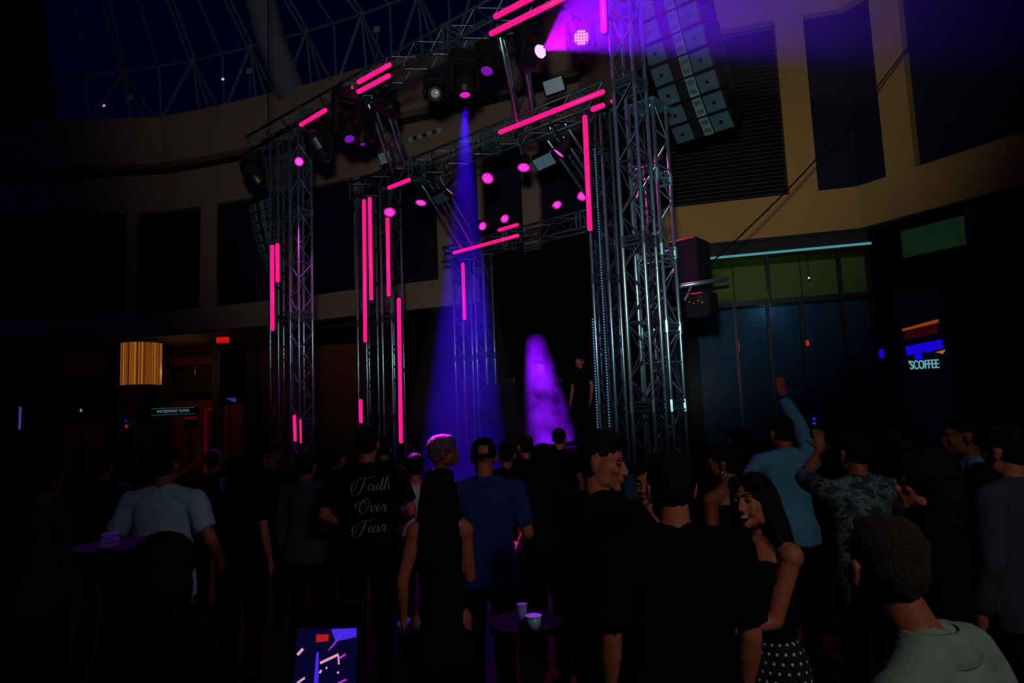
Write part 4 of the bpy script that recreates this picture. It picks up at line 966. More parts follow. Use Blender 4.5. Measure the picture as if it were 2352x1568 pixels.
def head_mesh(mb, H, R, k, face='plain', female=False):
    """skull, jaw, brow, nose, lips, cheekbones and ears around the head centre H; local y looks forward"""
    P = lambda *p: H + R @ (V(p) * k)
    E = lambda c, r: mb.ball(P(*c), tuple(q * k for q in r), R, n=18, m=12)
    w = .95 if female else 1.0
    E((0, -.012, .038), (.076 * w, .098, .083)); E((0, .028, -.022), (.063 * w, .068, .086)); E((0, .040, -.075), (.046 * w, .046, .036)); E((0, .078, -.098), (.020 * w, .019, .019))
    for s in (-1, 1):
        E((s * .05 * w, .02, -.07), (.014, .034, .032)); E((s * .041 * w, .068, -.022), (.021, .022, .018)); E((s * .030, .086, .030), (.024, .012, .009))
        E((s * .082 * w, -.010, -.012), (.012, .021, .034)); E((s * .087 * w, -.018, .002), (.008, .018, .022)); E((s * .0105, .108, -.034), (.0085, .010, .008))
    E((0, .090, .030), (.016, .010, .010))
    mb.cap(P(0, .093, .016), P(0, .112, -.024), .0085 * k, .0115 * k); E((0, .113, -.030), (.0115, .012, .010))
    E((0, .084, -.052), (.026, .018, .012))
    if face == 'laugh':
        E((0, .090, -.052), (.026, .012, .006)); E((0, .082, -.084), (.024, .014, .007))
        for s in (-1, 1): E((s * .036, .074, -.045), (.016, .018, .018))
    else:
        E((0, .098, -.058), (.023, .010, .0058)); E((0, .095, -.070), (.020, .010, .0062))
def face_parts(o_parent, H, R, k, face='plain', female=False, brow=True, gaze=0):
    P = lambda *p: H + R @ (V(p) * k)
    for s in (-1, 1):
        e = MB().ball(P(s * .031, .0795, .008), .0125 * k, n=14, m=10).build('eye', M['eye'], o_parent, smooth=True, local=True)
        MB().ball(P(s * .031 + gaze * .004, .0895, .008), (.0062 * k, .0035 * k, .0062 * k), R, n=12, m=8).build('iris', M['iris'], e, smooth=True, local=True)
        lid = MB(); lid.ball(P(s * .031, .082, .0145), (.016 * k, .0125 * k, .0065 * k), R, n=14, m=8); lid.build('eyelid', M['skin'], o_parent, smooth=True, local=True)
        b = MB(); b.loft([(P(s * .012, .099, .031), .004 * k, .0035 * k), (P(s * .028, .099, .037), .0055 * k, .004 * k), (P(s * .048, .084, .034), .0035 * k, .003 * k)], n=8); b.build('eyebrow', M['hair'], o_parent, smooth=True, local=True)
    if face == 'laugh':
        MB().ball(P(0, .092, -.069), (.022 * k, .008 * k, .014 * k), R, n=16, m=8).build('mouth', M['iris'], o_parent, smooth=True, local=True)
        MB().loft([(P(-.020, .092, -.060), .004 * k, .003 * k), (P(-.010, .101, -.062), .0065 * k, .003 * k), (P(0, .1035, -.0625), .007 * k, .003 * k), (P(.010, .101, -.062), .0065 * k, .003 * k), (P(.020, .092, -.060), .004 * k, .003 * k)], n=8, axis=R @ V((1, 0, 0)), x=R @ V((0, 0, 1))).build('teeth', M['teeth'], o_parent, smooth=True, local=True)
    else:
        MB().loft([(P(-.021, .097, -.064), .0012 * k, .0012 * k), (P(0, .1055, -.0645), .0022 * k, .002 * k), (P(.021, .097, -.064), .0012 * k, .0012 * k)], n=8).build('mouth', M['iris'], o_parent, smooth=True, local=True)
def hair_mesh(style, H, R, k, mbx=None):
    mb = MB(); P = lambda *p: H + R @ (V(p) * k); E = lambda c, r: mb.ball(P(*c), tuple(q * k for q in r), R, n=18, m=12)
    if style in ('short', 'curly', 'cropped'):
        g = {'short': .0, 'curly': .016, 'cropped': -.004}[style]
        E((0, -.020, .050), (.082 + g, .100 + g, .083 + g)); E((0, -.052, .010), (.071 + g, .066 + g, .074 + g)); E((0, .040, .104), (.055 + g, .036, .018 + g))
        if style != 'cropped':
            for s in (-1, 1): E((s * .070, -.006, .042), (.011 + g * .5, .03, .026))
    elif style == 'quiff':
        E((0, -.018, .058), (.078, .098, .080)); E((0, -.052, .015), (.072, .062, .070)); E((0, .052, .108), (.060, .045, .030)); E((0, .085, .102), (.052, .016, .018)); E((0, -.01, .118), (.068, .08, .030))
    elif style == 'long':
        E((0, -.022, .048), (.089, .103, .088))
        for s in (-1, 1):
            E((s * .05, .03, .085), (.040, .05, .04))
            mb.loft([(P(s * .072, -.01, .05), .030 * k, .05 * k), (P(s * .088, -.02, -.05), .026 * k, .056 * k), (P(s * .10, -.03, -.16), .034 * k, .056 * k), (P(s * .105, -.03, -.27), .036 * k, .045 * k), (P(s * .10, -.02, -.37), .02 * k, .025 * k)], n=12)
        mb.loft([(P(0, -.06, .06), .085 * k, .06 * k), (P(0, -.085, -.06), .095 * k, .055 * k), (P(0, -.105, -.2), .115 * k, .045 * k), (P(0, -.11, -.33), .105 * k, .035 * k), (P(0, -.10, -.42), .07 * k, .02 * k)], n=16, x=R @ V((1, 0, 0)))
    elif style == 'big':
        E((0, -.03, .04), (.125, .125, .115)); E((0, -.07, -.06), (.13, .09, .12)); E((0, -.06, -.15), (.12, .08, .10))
    elif style == 'bun':
        E((0, -.022, .048), (.084, .100, .084)); E((0, -.05, .0), (.074, .066, .07)); E((0, -.12, .085), (.042, .042, .042))
    return mb

_BODY = [(.84, .150, .105, 0, -.005), (.92, .170, .118, 0, -.012), (1.0, .158, .108, 0, -.004), (1.10, .145, .100, 0, .004), (1.20, .152, .106, 0, .006), (1.30, .165, .112, 0, .004), (1.38, .165, .102, 0, -.004), (1.43, .125, .080, 0, -.012), (1.465, .075, .062, 0, -.012)]
def person(label, px, d, h, yaw, arms=None, head=(0, 0, 0), hair='short', hair_m='hair', top='tee', top_m='cloth_black', bottom='trousers', bottom_m='cloth_black', female=False, face=None, voxel=.011, bw=1.0, lean=0.0, skin='skin', brow=True, gaze=0, z0=0.0, sleeve=.62, xy=None, group=None, collar=False, fold=None, roll=0.0):
    """one standing figure; yaw 0 turns its back to the camera, positive turns it to the left"""
    k = h / 1.755; p = at(px, 955, d) if xy is None else V((*xy, 0)); base = V((p.x, p.y, z0))
    Rz = Matrix.Rotation(math.radians(yaw), 3, 'Z')
    sh = (.168 if female else .190) * bw; tw = (.88 if female else 1.0) * bw
    ln = lambda z: lean * max(0, z - .95)                                # forward lean of the trunk
    q = lambda x, y, z: V((x * k, (y + ln(z)) * k, z * k))
    A, B = .285 * k, .255 * k
    arms = arms or {}
    mb = MB()
    mb.zloft([(z * k, rx * tw * k, ry * k * (.95 if female else 1), 0, (y + ln(z)) * k) for z, rx, ry, x, y in _BODY])
    if female:
        for s in (-1, 1): mb.ball(q(s * .07, .085, 1.27), (.058 * k, .05 * k, .055 * k))
    H = q(0, .022, 1.628); HR = Matrix.Rotation(math.radians(head[0]), 3, 'Z') @ Matrix.Rotation(math.radians(-head[1]), 3, 'X') @ Matrix.Rotation(math.radians(head[2]), 3, 'Y')
    mb.cap(q(0, -.018, 1.43), H + HR @ V((0, -.022, -.045)) * k, .056 * k * (.86 if female else 1), .053 * k * (.86 if female else 1), n=16)
    for s in (-1, 1): mb.loft([(q(0, -.02, 1.49), .045 * k, .04 * k), (q(s * .09, -.018, 1.452), .05 * k, .045 * k), (q(s * sh, -.01, 1.41), .055 * k, .055 * k)], n=12)
    head_mesh(mb, H, HR, k, face or 'plain', female)
    pose = {}
    for nm, s in (('L', -1), ('R', 1)):
        a = arms.get(nm); S = q(s * sh, -.008, 1.405)
        Wt, hint = (q(s * (sh + .055), .05, .88), V((s * .3, -1, 0))) if a is None else (q(*a[0]), V(a[1]))
        E, W = ik(S, Wt, A, B, hint); hd = (W - E).normalized() if (a is None or len(a) < 3 or a[2] is None) else V(a[2]).normalized()
        pn = V((-s, .2, 0)) if (a is None or len(a) < 4) else V(a[3]); cu = .45 if (a is None or len(a) < 5) else a[4]
        ar = .88 if female else 1.0
        mb.ball(S, .062 * k * ar); mb.cap(S, E, .052 * k * ar, .041 * k * ar); mb.loft([(E, .041 * k * ar, .041 * k * ar), (E.lerp(W, .3), .043 * k * ar, .041 * k * ar), (E.lerp(W, .75), .031 * k * ar, .029 * k * ar), (W, .026 * k * ar, .023 * k * ar)], n=12); mb.ball(E, .041 * k * ar)
        # the thumb edge lies forward when the palm faces the thigh
        hs = 1
        dd = hd; nn = (pn - dd * pn.dot(dd)).normalized(); tv = dd.cross(nn)
        want = V((0, 1, .3)) if (a is None or len(a) < 6) else V(a[5])
        hs = 1 if tv.dot(want) > 0 else -1
        hand(mb, W, hd, pn, hs, cu, k * ar)
        pose[nm] = (S, E, W, hd, nn)
    for s in (-1, 1):
        hip = q(s * .088, -.005, .90); kn = q(s * .098, .02, .49); an = q(s * .102, -.01, .085); hip.y = -.005 * k; kn.y = .02 * k; an.y = -.01 * k
        mb.loft([(hip + V((0, 0, .03)), .085 * k, .09 * k), (hip.lerp(kn, .45), .070 * k, .075 * k), (kn, .052 * k, .056 * k), (kn.lerp(an, .35), .053 * k, .056 * k), (an, .036 * k, .040 * k)], n=14)
        mb.ball(hip, (.085 * k, .09 * k, .09 * k)); mb.cap(an, an + V((0, .09 * k, -.045 * k)), .036 * k, .032 * k)
    body = fuse(mb, 'person', M[skin], None, voxel=voxel, smooth=3)
    body.matrix_world = Matrix.Translation(base) @ Rz.to_4x4(); tag(body, label, 'person', group)
    if face: face_parts(body, H, HR, k, face, female, brow, gaze)
    if hair: fuse(hair_mesh(hair, H, HR, k), 'hair', M[hair_m], body, voxel=.009, smooth=2, fold=(.010 if hair == 'curly' else .006, 55 if hair == 'curly' else 34, 30 if hair == 'curly' else 9, px * .01))
    # ---- clothes
    if top:
        t = MB(); g = .014
        zt = 1.465 if top != 'tank' else 1.37
        rows = [(.80, .194, .142, 0, -.008), (.92, .194, .142, 0, -.012), (1.02, .172, .120, 0, -.004), (1.12, .165, .116, 0, .004), (1.22, .170, .122, 0, .006), (1.31, .180, .128, 0, .004), (1.38, .178, .118, 0, -.004), (1.425, .140, .096, 0, -.012), (1.462, .100, .080, 0, -.016), (1.482, .078, .072, 0, -.018)]
        if top in ('tank', 'dress'): rows = [r for r in rows if r[0] < 1.40]; rows = [(z, rx * .95, ry * .97, x, y) for z, rx, ry, x, y in rows]
        if bottom == 'skirt': rows = [r for r in rows if r[0] > 1.0]
        if top == 'crop': rows = [r for r in rows if r[0] > 1.0]
        t.zloft([(z * k, rx * tw * k, ry * k, 0, (y + ln(z)) * k) for z, rx, ry, x, y in rows], n=28)
        if female:
            for s in (-1, 1): t.ball(q(s * .07, .088, 1.27), (.066 * k, .056 * k, .062 * k))
        if top in ('tee', 'long', 'shirt'):
            for s in (-1, 1): t.loft([(q(0, -.02, 1.468), .070 * k, .058 * k), (q(s * .09, -.018, 1.446), .064 * k, .060 * k), (q(s * sh, -.01, 1.402), .072 * k, .070 * k)], n=14)
            for nm in ('L', 'R'):
                S, E, W, hd, nn = pose[nm]; t.ball(S, .074 * k)
                if top == 'tee': e = S.lerp(E, sleeve); t.loft([(S, .072 * k, .072 * k), (S.lerp(e, .5), .070 * k, .070 * k), (e, .068 * k, .068 * k)], n=14)
                else:
                    t.loft([(S, .072 * k, .072 * k), (S.lerp(E, .6), .062 * k, .062 * k), (E, .055 * k, .055 * k)], n=14); t.ball(E, .055 * k)
                    e = E.lerp(W, .93 if sleeve > .5 else .3); t.loft([(E, .055 * k, .055 * k), (E.lerp(e, .5), .050 * k, .050 * k), (e, .040 * k, .040 * k)], n=14)
        name = {'tee': 't_shirt', 'long': 'long_sleeved_top', 'shirt': 'shirt', 'tank': 'top', 'dress': 'dress', 'crop': 'top'}[top]
        if top == 'dress': t.zloft([(.55 * k, .215 * k, .175 * k, 0, -.01 * k), (.75 * k, .20 * k, .155 * k, 0, -.01 * k), (.93 * k, .178 * tw * k, .13 * k, 0, -.01 * k), (1.02 * k, .16 * tw * k, .115 * k, 0, ln(1.02) * k)], n=28)
        so = fuse(t, name, M[top_m], body, voxel=.012, smooth=3, fold=fold or (.006, 7, 3.2, px * .013))
        if collar:
            c0 = q(0, -.016, 1.462); c1 = q(0, -.018, 1.505); mbc = MB()
            mbc.loft([(c0 + V((0, -.004, -.012)), .098 * k, .088 * k), (c1 + V((0, -.006, .008)), .074 * k, .070 * k), (c1 + V((0, -.006, .010)), .066 * k, .062 * k), (c0, .07 * k, .066 * k)], n=28, axis=UP, cap=False)
            mbc.loft([(c1 + V((0, -.006, .008)), .074 * k, .070 * k), (c0 + V((0, -.004, -.004)), .108 * k, .096 * k), (c0 + V((0, -.004, -.010)), .104 * k, .092 * k)], n=28, axis=UP, cap=False)
            mbc.build('collar', M[top_m], so, smooth=True, local=True)
    if bottom in ('trousers',):
        t = MB(); t.zloft([(.80 * k, .165 * tw * k, .12 * k, 0, -.008 * k), (.90 * k, .180 * tw * k, .130 * k, 0, -.012 * k), (1.0 * k, .166 * tw * k, .116 * k, 0, (-.004) * k)], n=24)
        for s in (-1, 1):
            hip = V((s * .088, -.005, .88)) * k; kn = V((s * .098, .02, .49)) * k; an = V((s * .102, -.01, .06)) * k
            t.loft([(hip, .096 * k, .105 * k), (hip.lerp(kn, .5), .082 * k, .088 * k), (kn, .070 * k, .072 * k), (an, .062 * k, .066 * k)], n=16); t.ball(hip, (.096 * k, .105 * k, .08 * k))
        fuse(t, 'trousers', M[bottom_m], body, voxel=.016, smooth=2, fold=(.005, 9, 5, px * .02))
    elif bottom == 'skirt':
        t = MB(); t.zloft([(.36 * k, .205 * k, .175 * k, 0, -.005 * k), (.6 * k, .208 * k, .165 * k, 0, -.01 * k), (.86 * k, .200 * k, .150 * k, 0, -.012 * k), (.96 * k, .182 * k, .136 * k, 0, -.01 * k), (1.04 * k, .150 * k, .116 * k, 0, 0)], n=30)
        fuse(t, 'skirt', M[bottom_m], body, voxel=.012, smooth=2, fold=(.004, 7, 2, px * .02))
    for s in (-1, 1):
        f = MB(); a = V((s * .102, -.03, .045)) * k; b = V((s * .108, .125, .036)) * k
        f.loft([(V((s * .102, -.055, .05)) * k, .030 * k, .04 * k), (a, .042 * k, .046 * k), (a.lerp(b, .5), .045 * k, .042 * k), (b, .042 * k, .034 * k), (b + V((0, .045 * k, 0)), .024 * k, .022 * k)], n=14, x=(1, 0, 0))
        for v in f.v: v.z = max(v.z, .002)
        f.build('shoe', M['shoe'], body, smooth=True, local=True)
    body['_k'] = k; del body['_k']
    wm = Matrix.Translation(base) @ Rz.to_4x4(); WM[body.name] = wm
    return body, dict(k=k, H=H, HR=HR, pose=pose, M=wm, q=q)
def wpt(P_, v): return P_['M'] @ v
def skin_part(name, mb, m, body): return mb.build(name, M[m], body, smooth=True, local=True)

RAISE = lambda s, x, y, z: None
# -- left side
b, P_ = person('person in a dark navy top at the far left, back turned', 108, 4.6, 1.74, -12, top='long', top_m='grey_cloth', hair='short')
b, P_ = person('person in a white t-shirt seen from behind on the left', 380, 4.75, 1.83, -4, top='tee', top_m='tee_white', hair='short', bw=1.12, sleeve=.72, arms={'L': ((-.30, .16, .98), (-.6, -1, 0)), 'R': ((.30, .16, .98), (.6, -1, 0))}, fold=(.011, 6, 2.2, 3.3))
b, P_ = person('short person with big dark hair in front of the white t-shirt', 382, 2.55, 1.555, 6, hair='big', female=True, top='long', skin='skin_dim')
b, P_ = person('person in a dark cap and sunglasses facing the camera beside the left front tower', 622, 7.0, 1.76, 172, hair=None, face='plain', skin='skin_dim', top='tee')
k, H, HR = P_['k'], P_['H'], P_['HR']
mb = MB(); mb.ball(H + HR @ V((0, -.012, .062)) * k, (.084 * k, .104 * k, .072 * k), HR); mb.loft([(H + HR @ V((0, .05, .062)) * k, .075 * k, .012 * k), (H + HR @ V((0, .15, .05)) * k, .06 * k, .006 * k)], n=16, x=HR @ V((1, 0, 0)))
fuse(mb, 'cap', M['cloth_black'], b, voxel=.009, smooth=2)
mb = MB()
for s in (-1, 1): mb.ball(H + HR @ V((s * .032, .095, .008)) * k, (.027 * k, .006 * k, .019 * k), HR)
mb.tube(H + HR @ V((-.08, .02, .012)) * k, H + HR @ V((-.05, .092, .012)) * k, .003).tube(H + HR @ V((.08, .02, .012)) * k, H + HR @ V((.05, .092, .012)) * k, .003).tube(H + HR @ V((-.01, .098, .012)) * k, H + HR @ V((.01, .098, .012)) * k, .003)
skin_part('sunglasses', mb, 'black', b)
person('dark haired person with blue-lit shoulders in front of the left front tower', 702, 6.0, 1.70, -8, top='long', top_m='grey_cloth', skin='skin_dim')
person('person in black left of the white t-shirt, back turned', 236, 6.3, 1.76, 10)
_, MID = person('person in black between the white t-shirt and the cap wearer', 556, 5.6, 1.72, -8, female=True, hair='long', arms={'L': ((-.27, .12, 1.36), (-.3, -.4, -1), (0, .15, 1), (.3, 1, 0), .9, (1, 0, 0))})
b, P_ = person('person in black raising one hand that catches violet light', 490, 7.2, 1.72, 5, arms={'L': ((-.26, .25, 1.62), (-1, -.4, -.6), (0, .1, 1), (0, 1, 0), .3)}, voxel=.010)
# -- the black t-shirt with script lettering
b, P_ = person('person in a black t-shirt lettered Faith Over Fear, seen from behind', 842, 5.5, 1.90, 4, top='tee', bw=1.12, sleeve=.75, arms={'R': ((.22, .20, 1.02), (.7, -1, 0)), 'L': ((-.22, .20, 1.02), (-.7, -1, 0))})
FAITH = (b, P_)
person('person in black beyond the script lettered t-shirt', 770, 6.6, 1.72, -20, hair='short')
# -- centre
b, P_ = person('person with curly hair lit bright pink, standing side-on in black', 1012, 5.7, 1.80, -78, head=(-10, -4, 0), hair='curly', hair_m='hair_curly', face='plain', skin='skin_dim')
b, P_ = person('woman in a pale halter top, back lit violet, knot at her shoulder blades', 950, 6.0, 1.66, 14, female=True, hair='bun', top='crop', top_m='pale_top', arms={'L': ((-.16, .3, 1.2), (-.8, -.5, 0))})
k, q = P_['k'], P_['q']
mb = MB()
for s in (-1, 1): mb.loft([(q(s * .075, -.05, 1.452), .011 * k, .006 * k), (q(s * .07, -.104, 1.38), .011 * k, .006 * k), (q(s * .03, -.128, 1.28), .011 * k, .006 * k), (q(0, -.135, 1.22), .011 * k, .006 * k)], n=8)
mb.ball(q(0, -.14, 1.215), (.028 * k, .02 * k, .022 * k)); mb.cap(q(.0, -.14, 1.21), q(-.03, -.145, 1.12), .010 * k, .014 * k); mb.cap(q(0, -.14, 1.21), q(.04, -.145, 1.17), .010 * k, .014 * k)
skin_part('halter_tie', mb, 'pale_top', b)
b, P_ = person('long-haired woman in a black dress seen from behind, bare arms', 1003, 3.85, 1.665, 4, female=True, hair='long', top='dress', bottom=None, bw=.86, arms={'L': ((-.23, .10, .90), (-.5, -1, 0), None, V((1, .2, 0)), .7), 'R': ((.05, .28, 1.1), (.3, -.2, -1))})
DRESS = P_
b, P_ = person('man in a navy polo shirt and dark cap worn low, seen from behind', 1108, 4.75, 1.80, 3, hair='cropped', hair_m='hair', top='tee', top_m='navy', collar=True, sleeve=.80, bw=1.06, arms={'L': ((-.235, .14, .96), (-.4, -1, 0)), 'R': ((.22, .18, 1.0), (.4, -1, 0))})
k, H, HR = P_['k'], P_['H'], P_['HR']
b_cap = MB(); h_ = lambda *p: H + HR @ (V(p) * k)
N = 28; rows = []
for zi, (z, sc_) in enumerate(((.012, 1.0), (.035, 1.0), (.065, .97), (.095, .86), (.120, .62), (.134, .3), (.137, .05))):
    rows.append([h_(math.cos(2 * math.pi * i / N) * .088 * sc_, -.014 + math.sin(2 * math.pi * i / N) * .108 * sc_, z) for i in range(N)])
vs = [p for r in rows for p in r]; fs = []
for i in range(len(rows) - 1):
    for j in range(N):
        a = 2 * math.pi * (j + .5) / N; back = abs((a - 1.5 * math.pi + math.pi) % (2 * math.pi) - math.pi)
        if 1 <= i <= 2 and back < .45 + (.1 if i == 1 else -.05): continue        # the opening above the strap
        fs.append((i * N + j, i * N + (j + 1) % N, (i + 1) * N + (j + 1) % N, (i + 1) * N + j))
b_cap.add(vs, fs)
cap_o = b_cap.build('cap', M['cloth_black'], b, smooth=True, local=True); sm = cap_o.modifiers.new('thickness', 'SOLIDIFY'); sm.thickness = .004
MB().loft([(h_(0, .085, .012), .078 * k, .010 * k), (h_(0, .17, .0), .060 * k, .006 * k)], n=16, x=HR @ V((1, 0, 0))).build('cap_peak', M['cloth_black'], cap_o, smooth=True, local=True)
hh = [c for c in b.children if c.name.startswith('hair')][0]; bpy.data.objects.remove(hh)                     # shaven head under the cap
# -- right of centre
b, P_ = person('tall smiling man in a black t-shirt turned to the right, face lit', 1370, 3.25, 1.845, -50, head=(-62, 9, -4), hair='quiff', face='plain', voxel=.0062, bottom_m='jeans', sleeve=.92, arms={'L': ((-.12, .24, .93), (-.8, -1, -.1), (.3, .6, -.6), (0.8, .2, 0), .5), 'R': ((.24, .22, 1.02), (.8, -.6, 0))})
b, P_ = person('broad man in a black t-shirt, back to the camera, before the smiling man', 1532, 2.55, 1.79, 2, head=(4, 6, 0), hair='short', bw=1.13, sleeve=.86, voxel=.008, arms={'L': ((-.245, .12, .86), (-.5, -1, 0)), 'R': ((.225, .05, .88), (.3, -1, 0))})
b, P_ = person('person holding a phone to the chin, half hidden behind the broad man', 1476, 3.95, 1.66, 150, head=(12, 4, 0), female=True, hair='short', face='plain', top='tank', skin='skin', voxel=.0075, arms={'R': ((.03, .20, 1.50), (.8, .3, -1), (-.1, -.1, 1), (0, -1, .1), .75, (1, 0, 0))})
W, hd = P_['pose']['R'][2], P_['pose']['R'][3]
ph = thing('phone', 'dark phone with a blue edge held to a chin behind the broad man', 'phone', wpt(P_, W + hd * .1 + V((0, .03, .02))), P_['M'].to_3x3() @ Euler((.2, .2, .1)).to_matrix())
MB().bbox((0, 0, 0), (.074, .009, .15), None, b=.004).build('casing', M['black'], ph, local=True); MB().box((0, .006, 0), (.068, .002, .14)).build('screen', mat('phone_glass', (.02, .05, .12), .1), ph, local=True)
b, P_ = person('laughing long-haired woman in black with a polka-dot skirt', 1722, 3.05, 1.655, 118, head=(12, -4, 8), female=True, hair='long', face='laugh', top='tank', bottom='skirt', bottom_m='dots', voxel=.0062, gaze=.6, arms={'L': ((.0, .30, 1.10), (-.2, -.2, -1)), 'R': ((.24, .18, .95), (.4, -1, 0))})
b, P_ = person('woman with a bright earring and bare shoulders left of the pale blue shirt', 1662, 4.4, 1.72, 28, head=(30, 0, 0), female=True, hair='bun', face='plain', top='tank', skin='skin_dim')
k, H, HR = P_['k'], P_['H'], P_['HR']
for s in (-1, 1): skin_part('earring', MB().ball(H + HR @ V((s * .084, -.004, -.055)) * k, (.012, .012, .018)), 'silver', b)
skin_part('necklace', MB().loft([(P_['q'](.085 * math.cos(a * .1), -.012 + .075 * math.sin(a * .1), 1.462 - .02 * math.sin(a * .1)), .003, .003) for a in range(0, 63)], n=6), 'silver', b)
b, P_ = person('person in a pale blue shirt seen from behind, one hand held high', 1795, 5.6, 1.86, 6, top='shirt', top_m='shirt_blue', collar=False, bw=1.08, arms={'R': ((.10, .18, 1.93), (1, -.3, -.2), (0, 0, 1), (0, 1, 0), .35), 'L': ((-.3, .2, 1.1), (-.8, -1, 0))}, fold=(.014, 7, 1.7, 1.1), voxel=.009)
skin_part('wristband', MB().loft([(P_['pose']['R'][2] - V((0, 0, .02)), .034, .034), (P_['pose']['R'][2] + V((0, 0, .01)), .033, .033)], n=16), 'black', b)
b, P_ = person('person in a leaf-print shirt holding up a phone on the right', 1958, 4.1, 1.78, 8, hair='short', top='shirt', top_m='palm', sleeve=.3, voxel=.0085, skin='skin_dim', arms={'L': ((.0, .36, 1.63), (-1, -.1, -.8), (.05, .1, 1), (.2, 1, 0), .7), 'R': ((.20, .40, 1.20), (.9, -.4, -.3), (.3, .9, .1), (-1, 0, 0), 1.0)})
PALM = P_
W, hd = P_['pose']['L'][2], P_['pose']['L'][3]
skin_part('bracelet', MB().loft([(W - hd * .035, .033, .033), (W - hd * .025, .035, .035), (W - hd * .012, .033, .033)], n=18), 'gold', b)
ph = thing('phone', 'phone held up by the person in the leaf-print shirt', 'phone', wpt(P_, W + hd * .13 + V((0, .035, .02))), P_['M'].to_3x3() @ Euler((-.15, .15, 0)).to_matrix())
MB().bbox((0, 0, 0), (.074, .009, .15), None, b=.004).build('casing', M['black'], ph, local=True)
sc_ = MB()
sc_.box((0, -.006, 0), (.068, .002, .14)).build('screen', M['iris'], ph, local=True)
M['phone_blue'] = glow('phone_violet_pixels', (.05, .02, .9), .8)
for z_ in (.05, .02, -.03): MB().box((-.008, -.008, z_), (.02, .002, .012)).build('screen_icon', M['phone_blue'], ph, local=True)
b, P_ = person('person with big dark hair at the right, cheek and neck showing', 2118, 3.0, 1.72, 62, head=(14, 0, 0), female=True, hair='big', face='plain', top='long', skin='skin', voxel=.0085)
b, P_ = person('person in an open jacket over a pale top at the far right', 2216, 4.4, 1.84, 70, hair='short', top='tee', top_m='shirt_blue', skin='skin_dim')
jk = MB(); k, q = P_['k'], P_['q']
for s in (-1, 1):
    S, E, W, hd, nn = P_['pose']['L' if s < 0 else 'R']
    jk.loft([(S, .084 * k, .084 * k), (E, .068 * k, .068 * k)], n=14); jk.loft([(E, .068 * k, .068 * k), (E.lerp(W, .9), .05 * k, .05 * k)], n=14); jk.ball(E, .068 * k); jk.ball(S, .084 * k)
    jk.loft([(q(s * .13, -.01, .80), .07 * k, .125 * k), (q(s * .125, -.01, 1.1), .065 * k, .12 * k), (q(s * .13, -.01, 1.38), .065 * k, .115 * k)], n=16, x=(1, 0, 0), axis=UP)
jk.zloft([(.80 * k, .19 * k, .06 * k, 0, -.09 * k), (1.1 * k, .175 * k, .06 * k, 0, -.08 * k), (1.38 * k, .18 * k, .055 * k, 0, -.07 * k), (1.47 * k, .085 * k, .05 * k, 0, -.05 * k)])
fuse(jk, 'jacket', M['cloth_black'], b, voxel=.012, smooth=3, fold=(.006, 7, 3, 5))
person('person in charcoal at the right edge of the crowd', 2310, 3.5, 1.80, 20, top='long', top_m='grey_cloth', hair='short')
b, P_ = person('man with cropped hair in a grey-green shirt, nearest at lower right', 2215, 1.47, 1.69, 42, lean=.26, head=(-38, 2, 6), hair='cropped', skin='skin_dim', hair_m='hair_buzz', top='shirt', top_m='shirt_sage', collar=True, bw=1.1, voxel=.0062, sleeve=.9, arms={'L': ((-.24, .18, 1.0), (-.6, -1, 0)), 'R': ((.25, .2, 1.02), (.6, -1, 0))}, fold=(.007, 6, 2.6, 4.2))
# -- behind: heads against the smoke, DJs
person('dark figure against the purple smoke, head and shoulders', 1282, 8.3, 1.78, -10)
person('dark figure left of the purple smoke', 1205, 7.4, 1.74, 12)
person('dark long-haired figure just right of the navy polo shirt', 1243, 5.4, 1.72, -25, female=True, hair='long')
person('dark figure between the smiling man and the navy polo shirt', 1160, 6.6, 1.70, 0)
person('dark figure at the foot of the left middle tower', 880, 7.8, 1.76, 15)
person('dark figure just right of the shop corner', 2075, 6.3, 1.78, 25)
person('dark figure left of the leaf-print shirt', 1885, 6.8, 1.76, -10)
person('dark figure in front of the shop window', 1690, 7.2, 1.74, 10)
djm = mid + SY * .72
for (fx, lab, hd_) in ((-.12, 'DJ leaning over the table with one hand on a deck', (0, 22, 0)), (.34, 'second person standing behind the right end of the DJ table', (20, 5, 0))):
    p = djm + SX * Lt * fx
    person(lab, 0, 0, 1.76, 180 - 40, xy=(p.x, p.y), z0=DECK, lean=.18 if fx < 0 else 0.03, head=hd_, top='tee', skin='skin', arms={'L': ((-.3, .42, 1.12), (-.6, -.6, .2), (0, 1, -.2), (0, 0, -1), .3), 'R': ((.28, .45, 1.12), (.6, -.6, .2), (0, 1, -.2), (0, 0, -1), .3)} if fx < 0 else None)

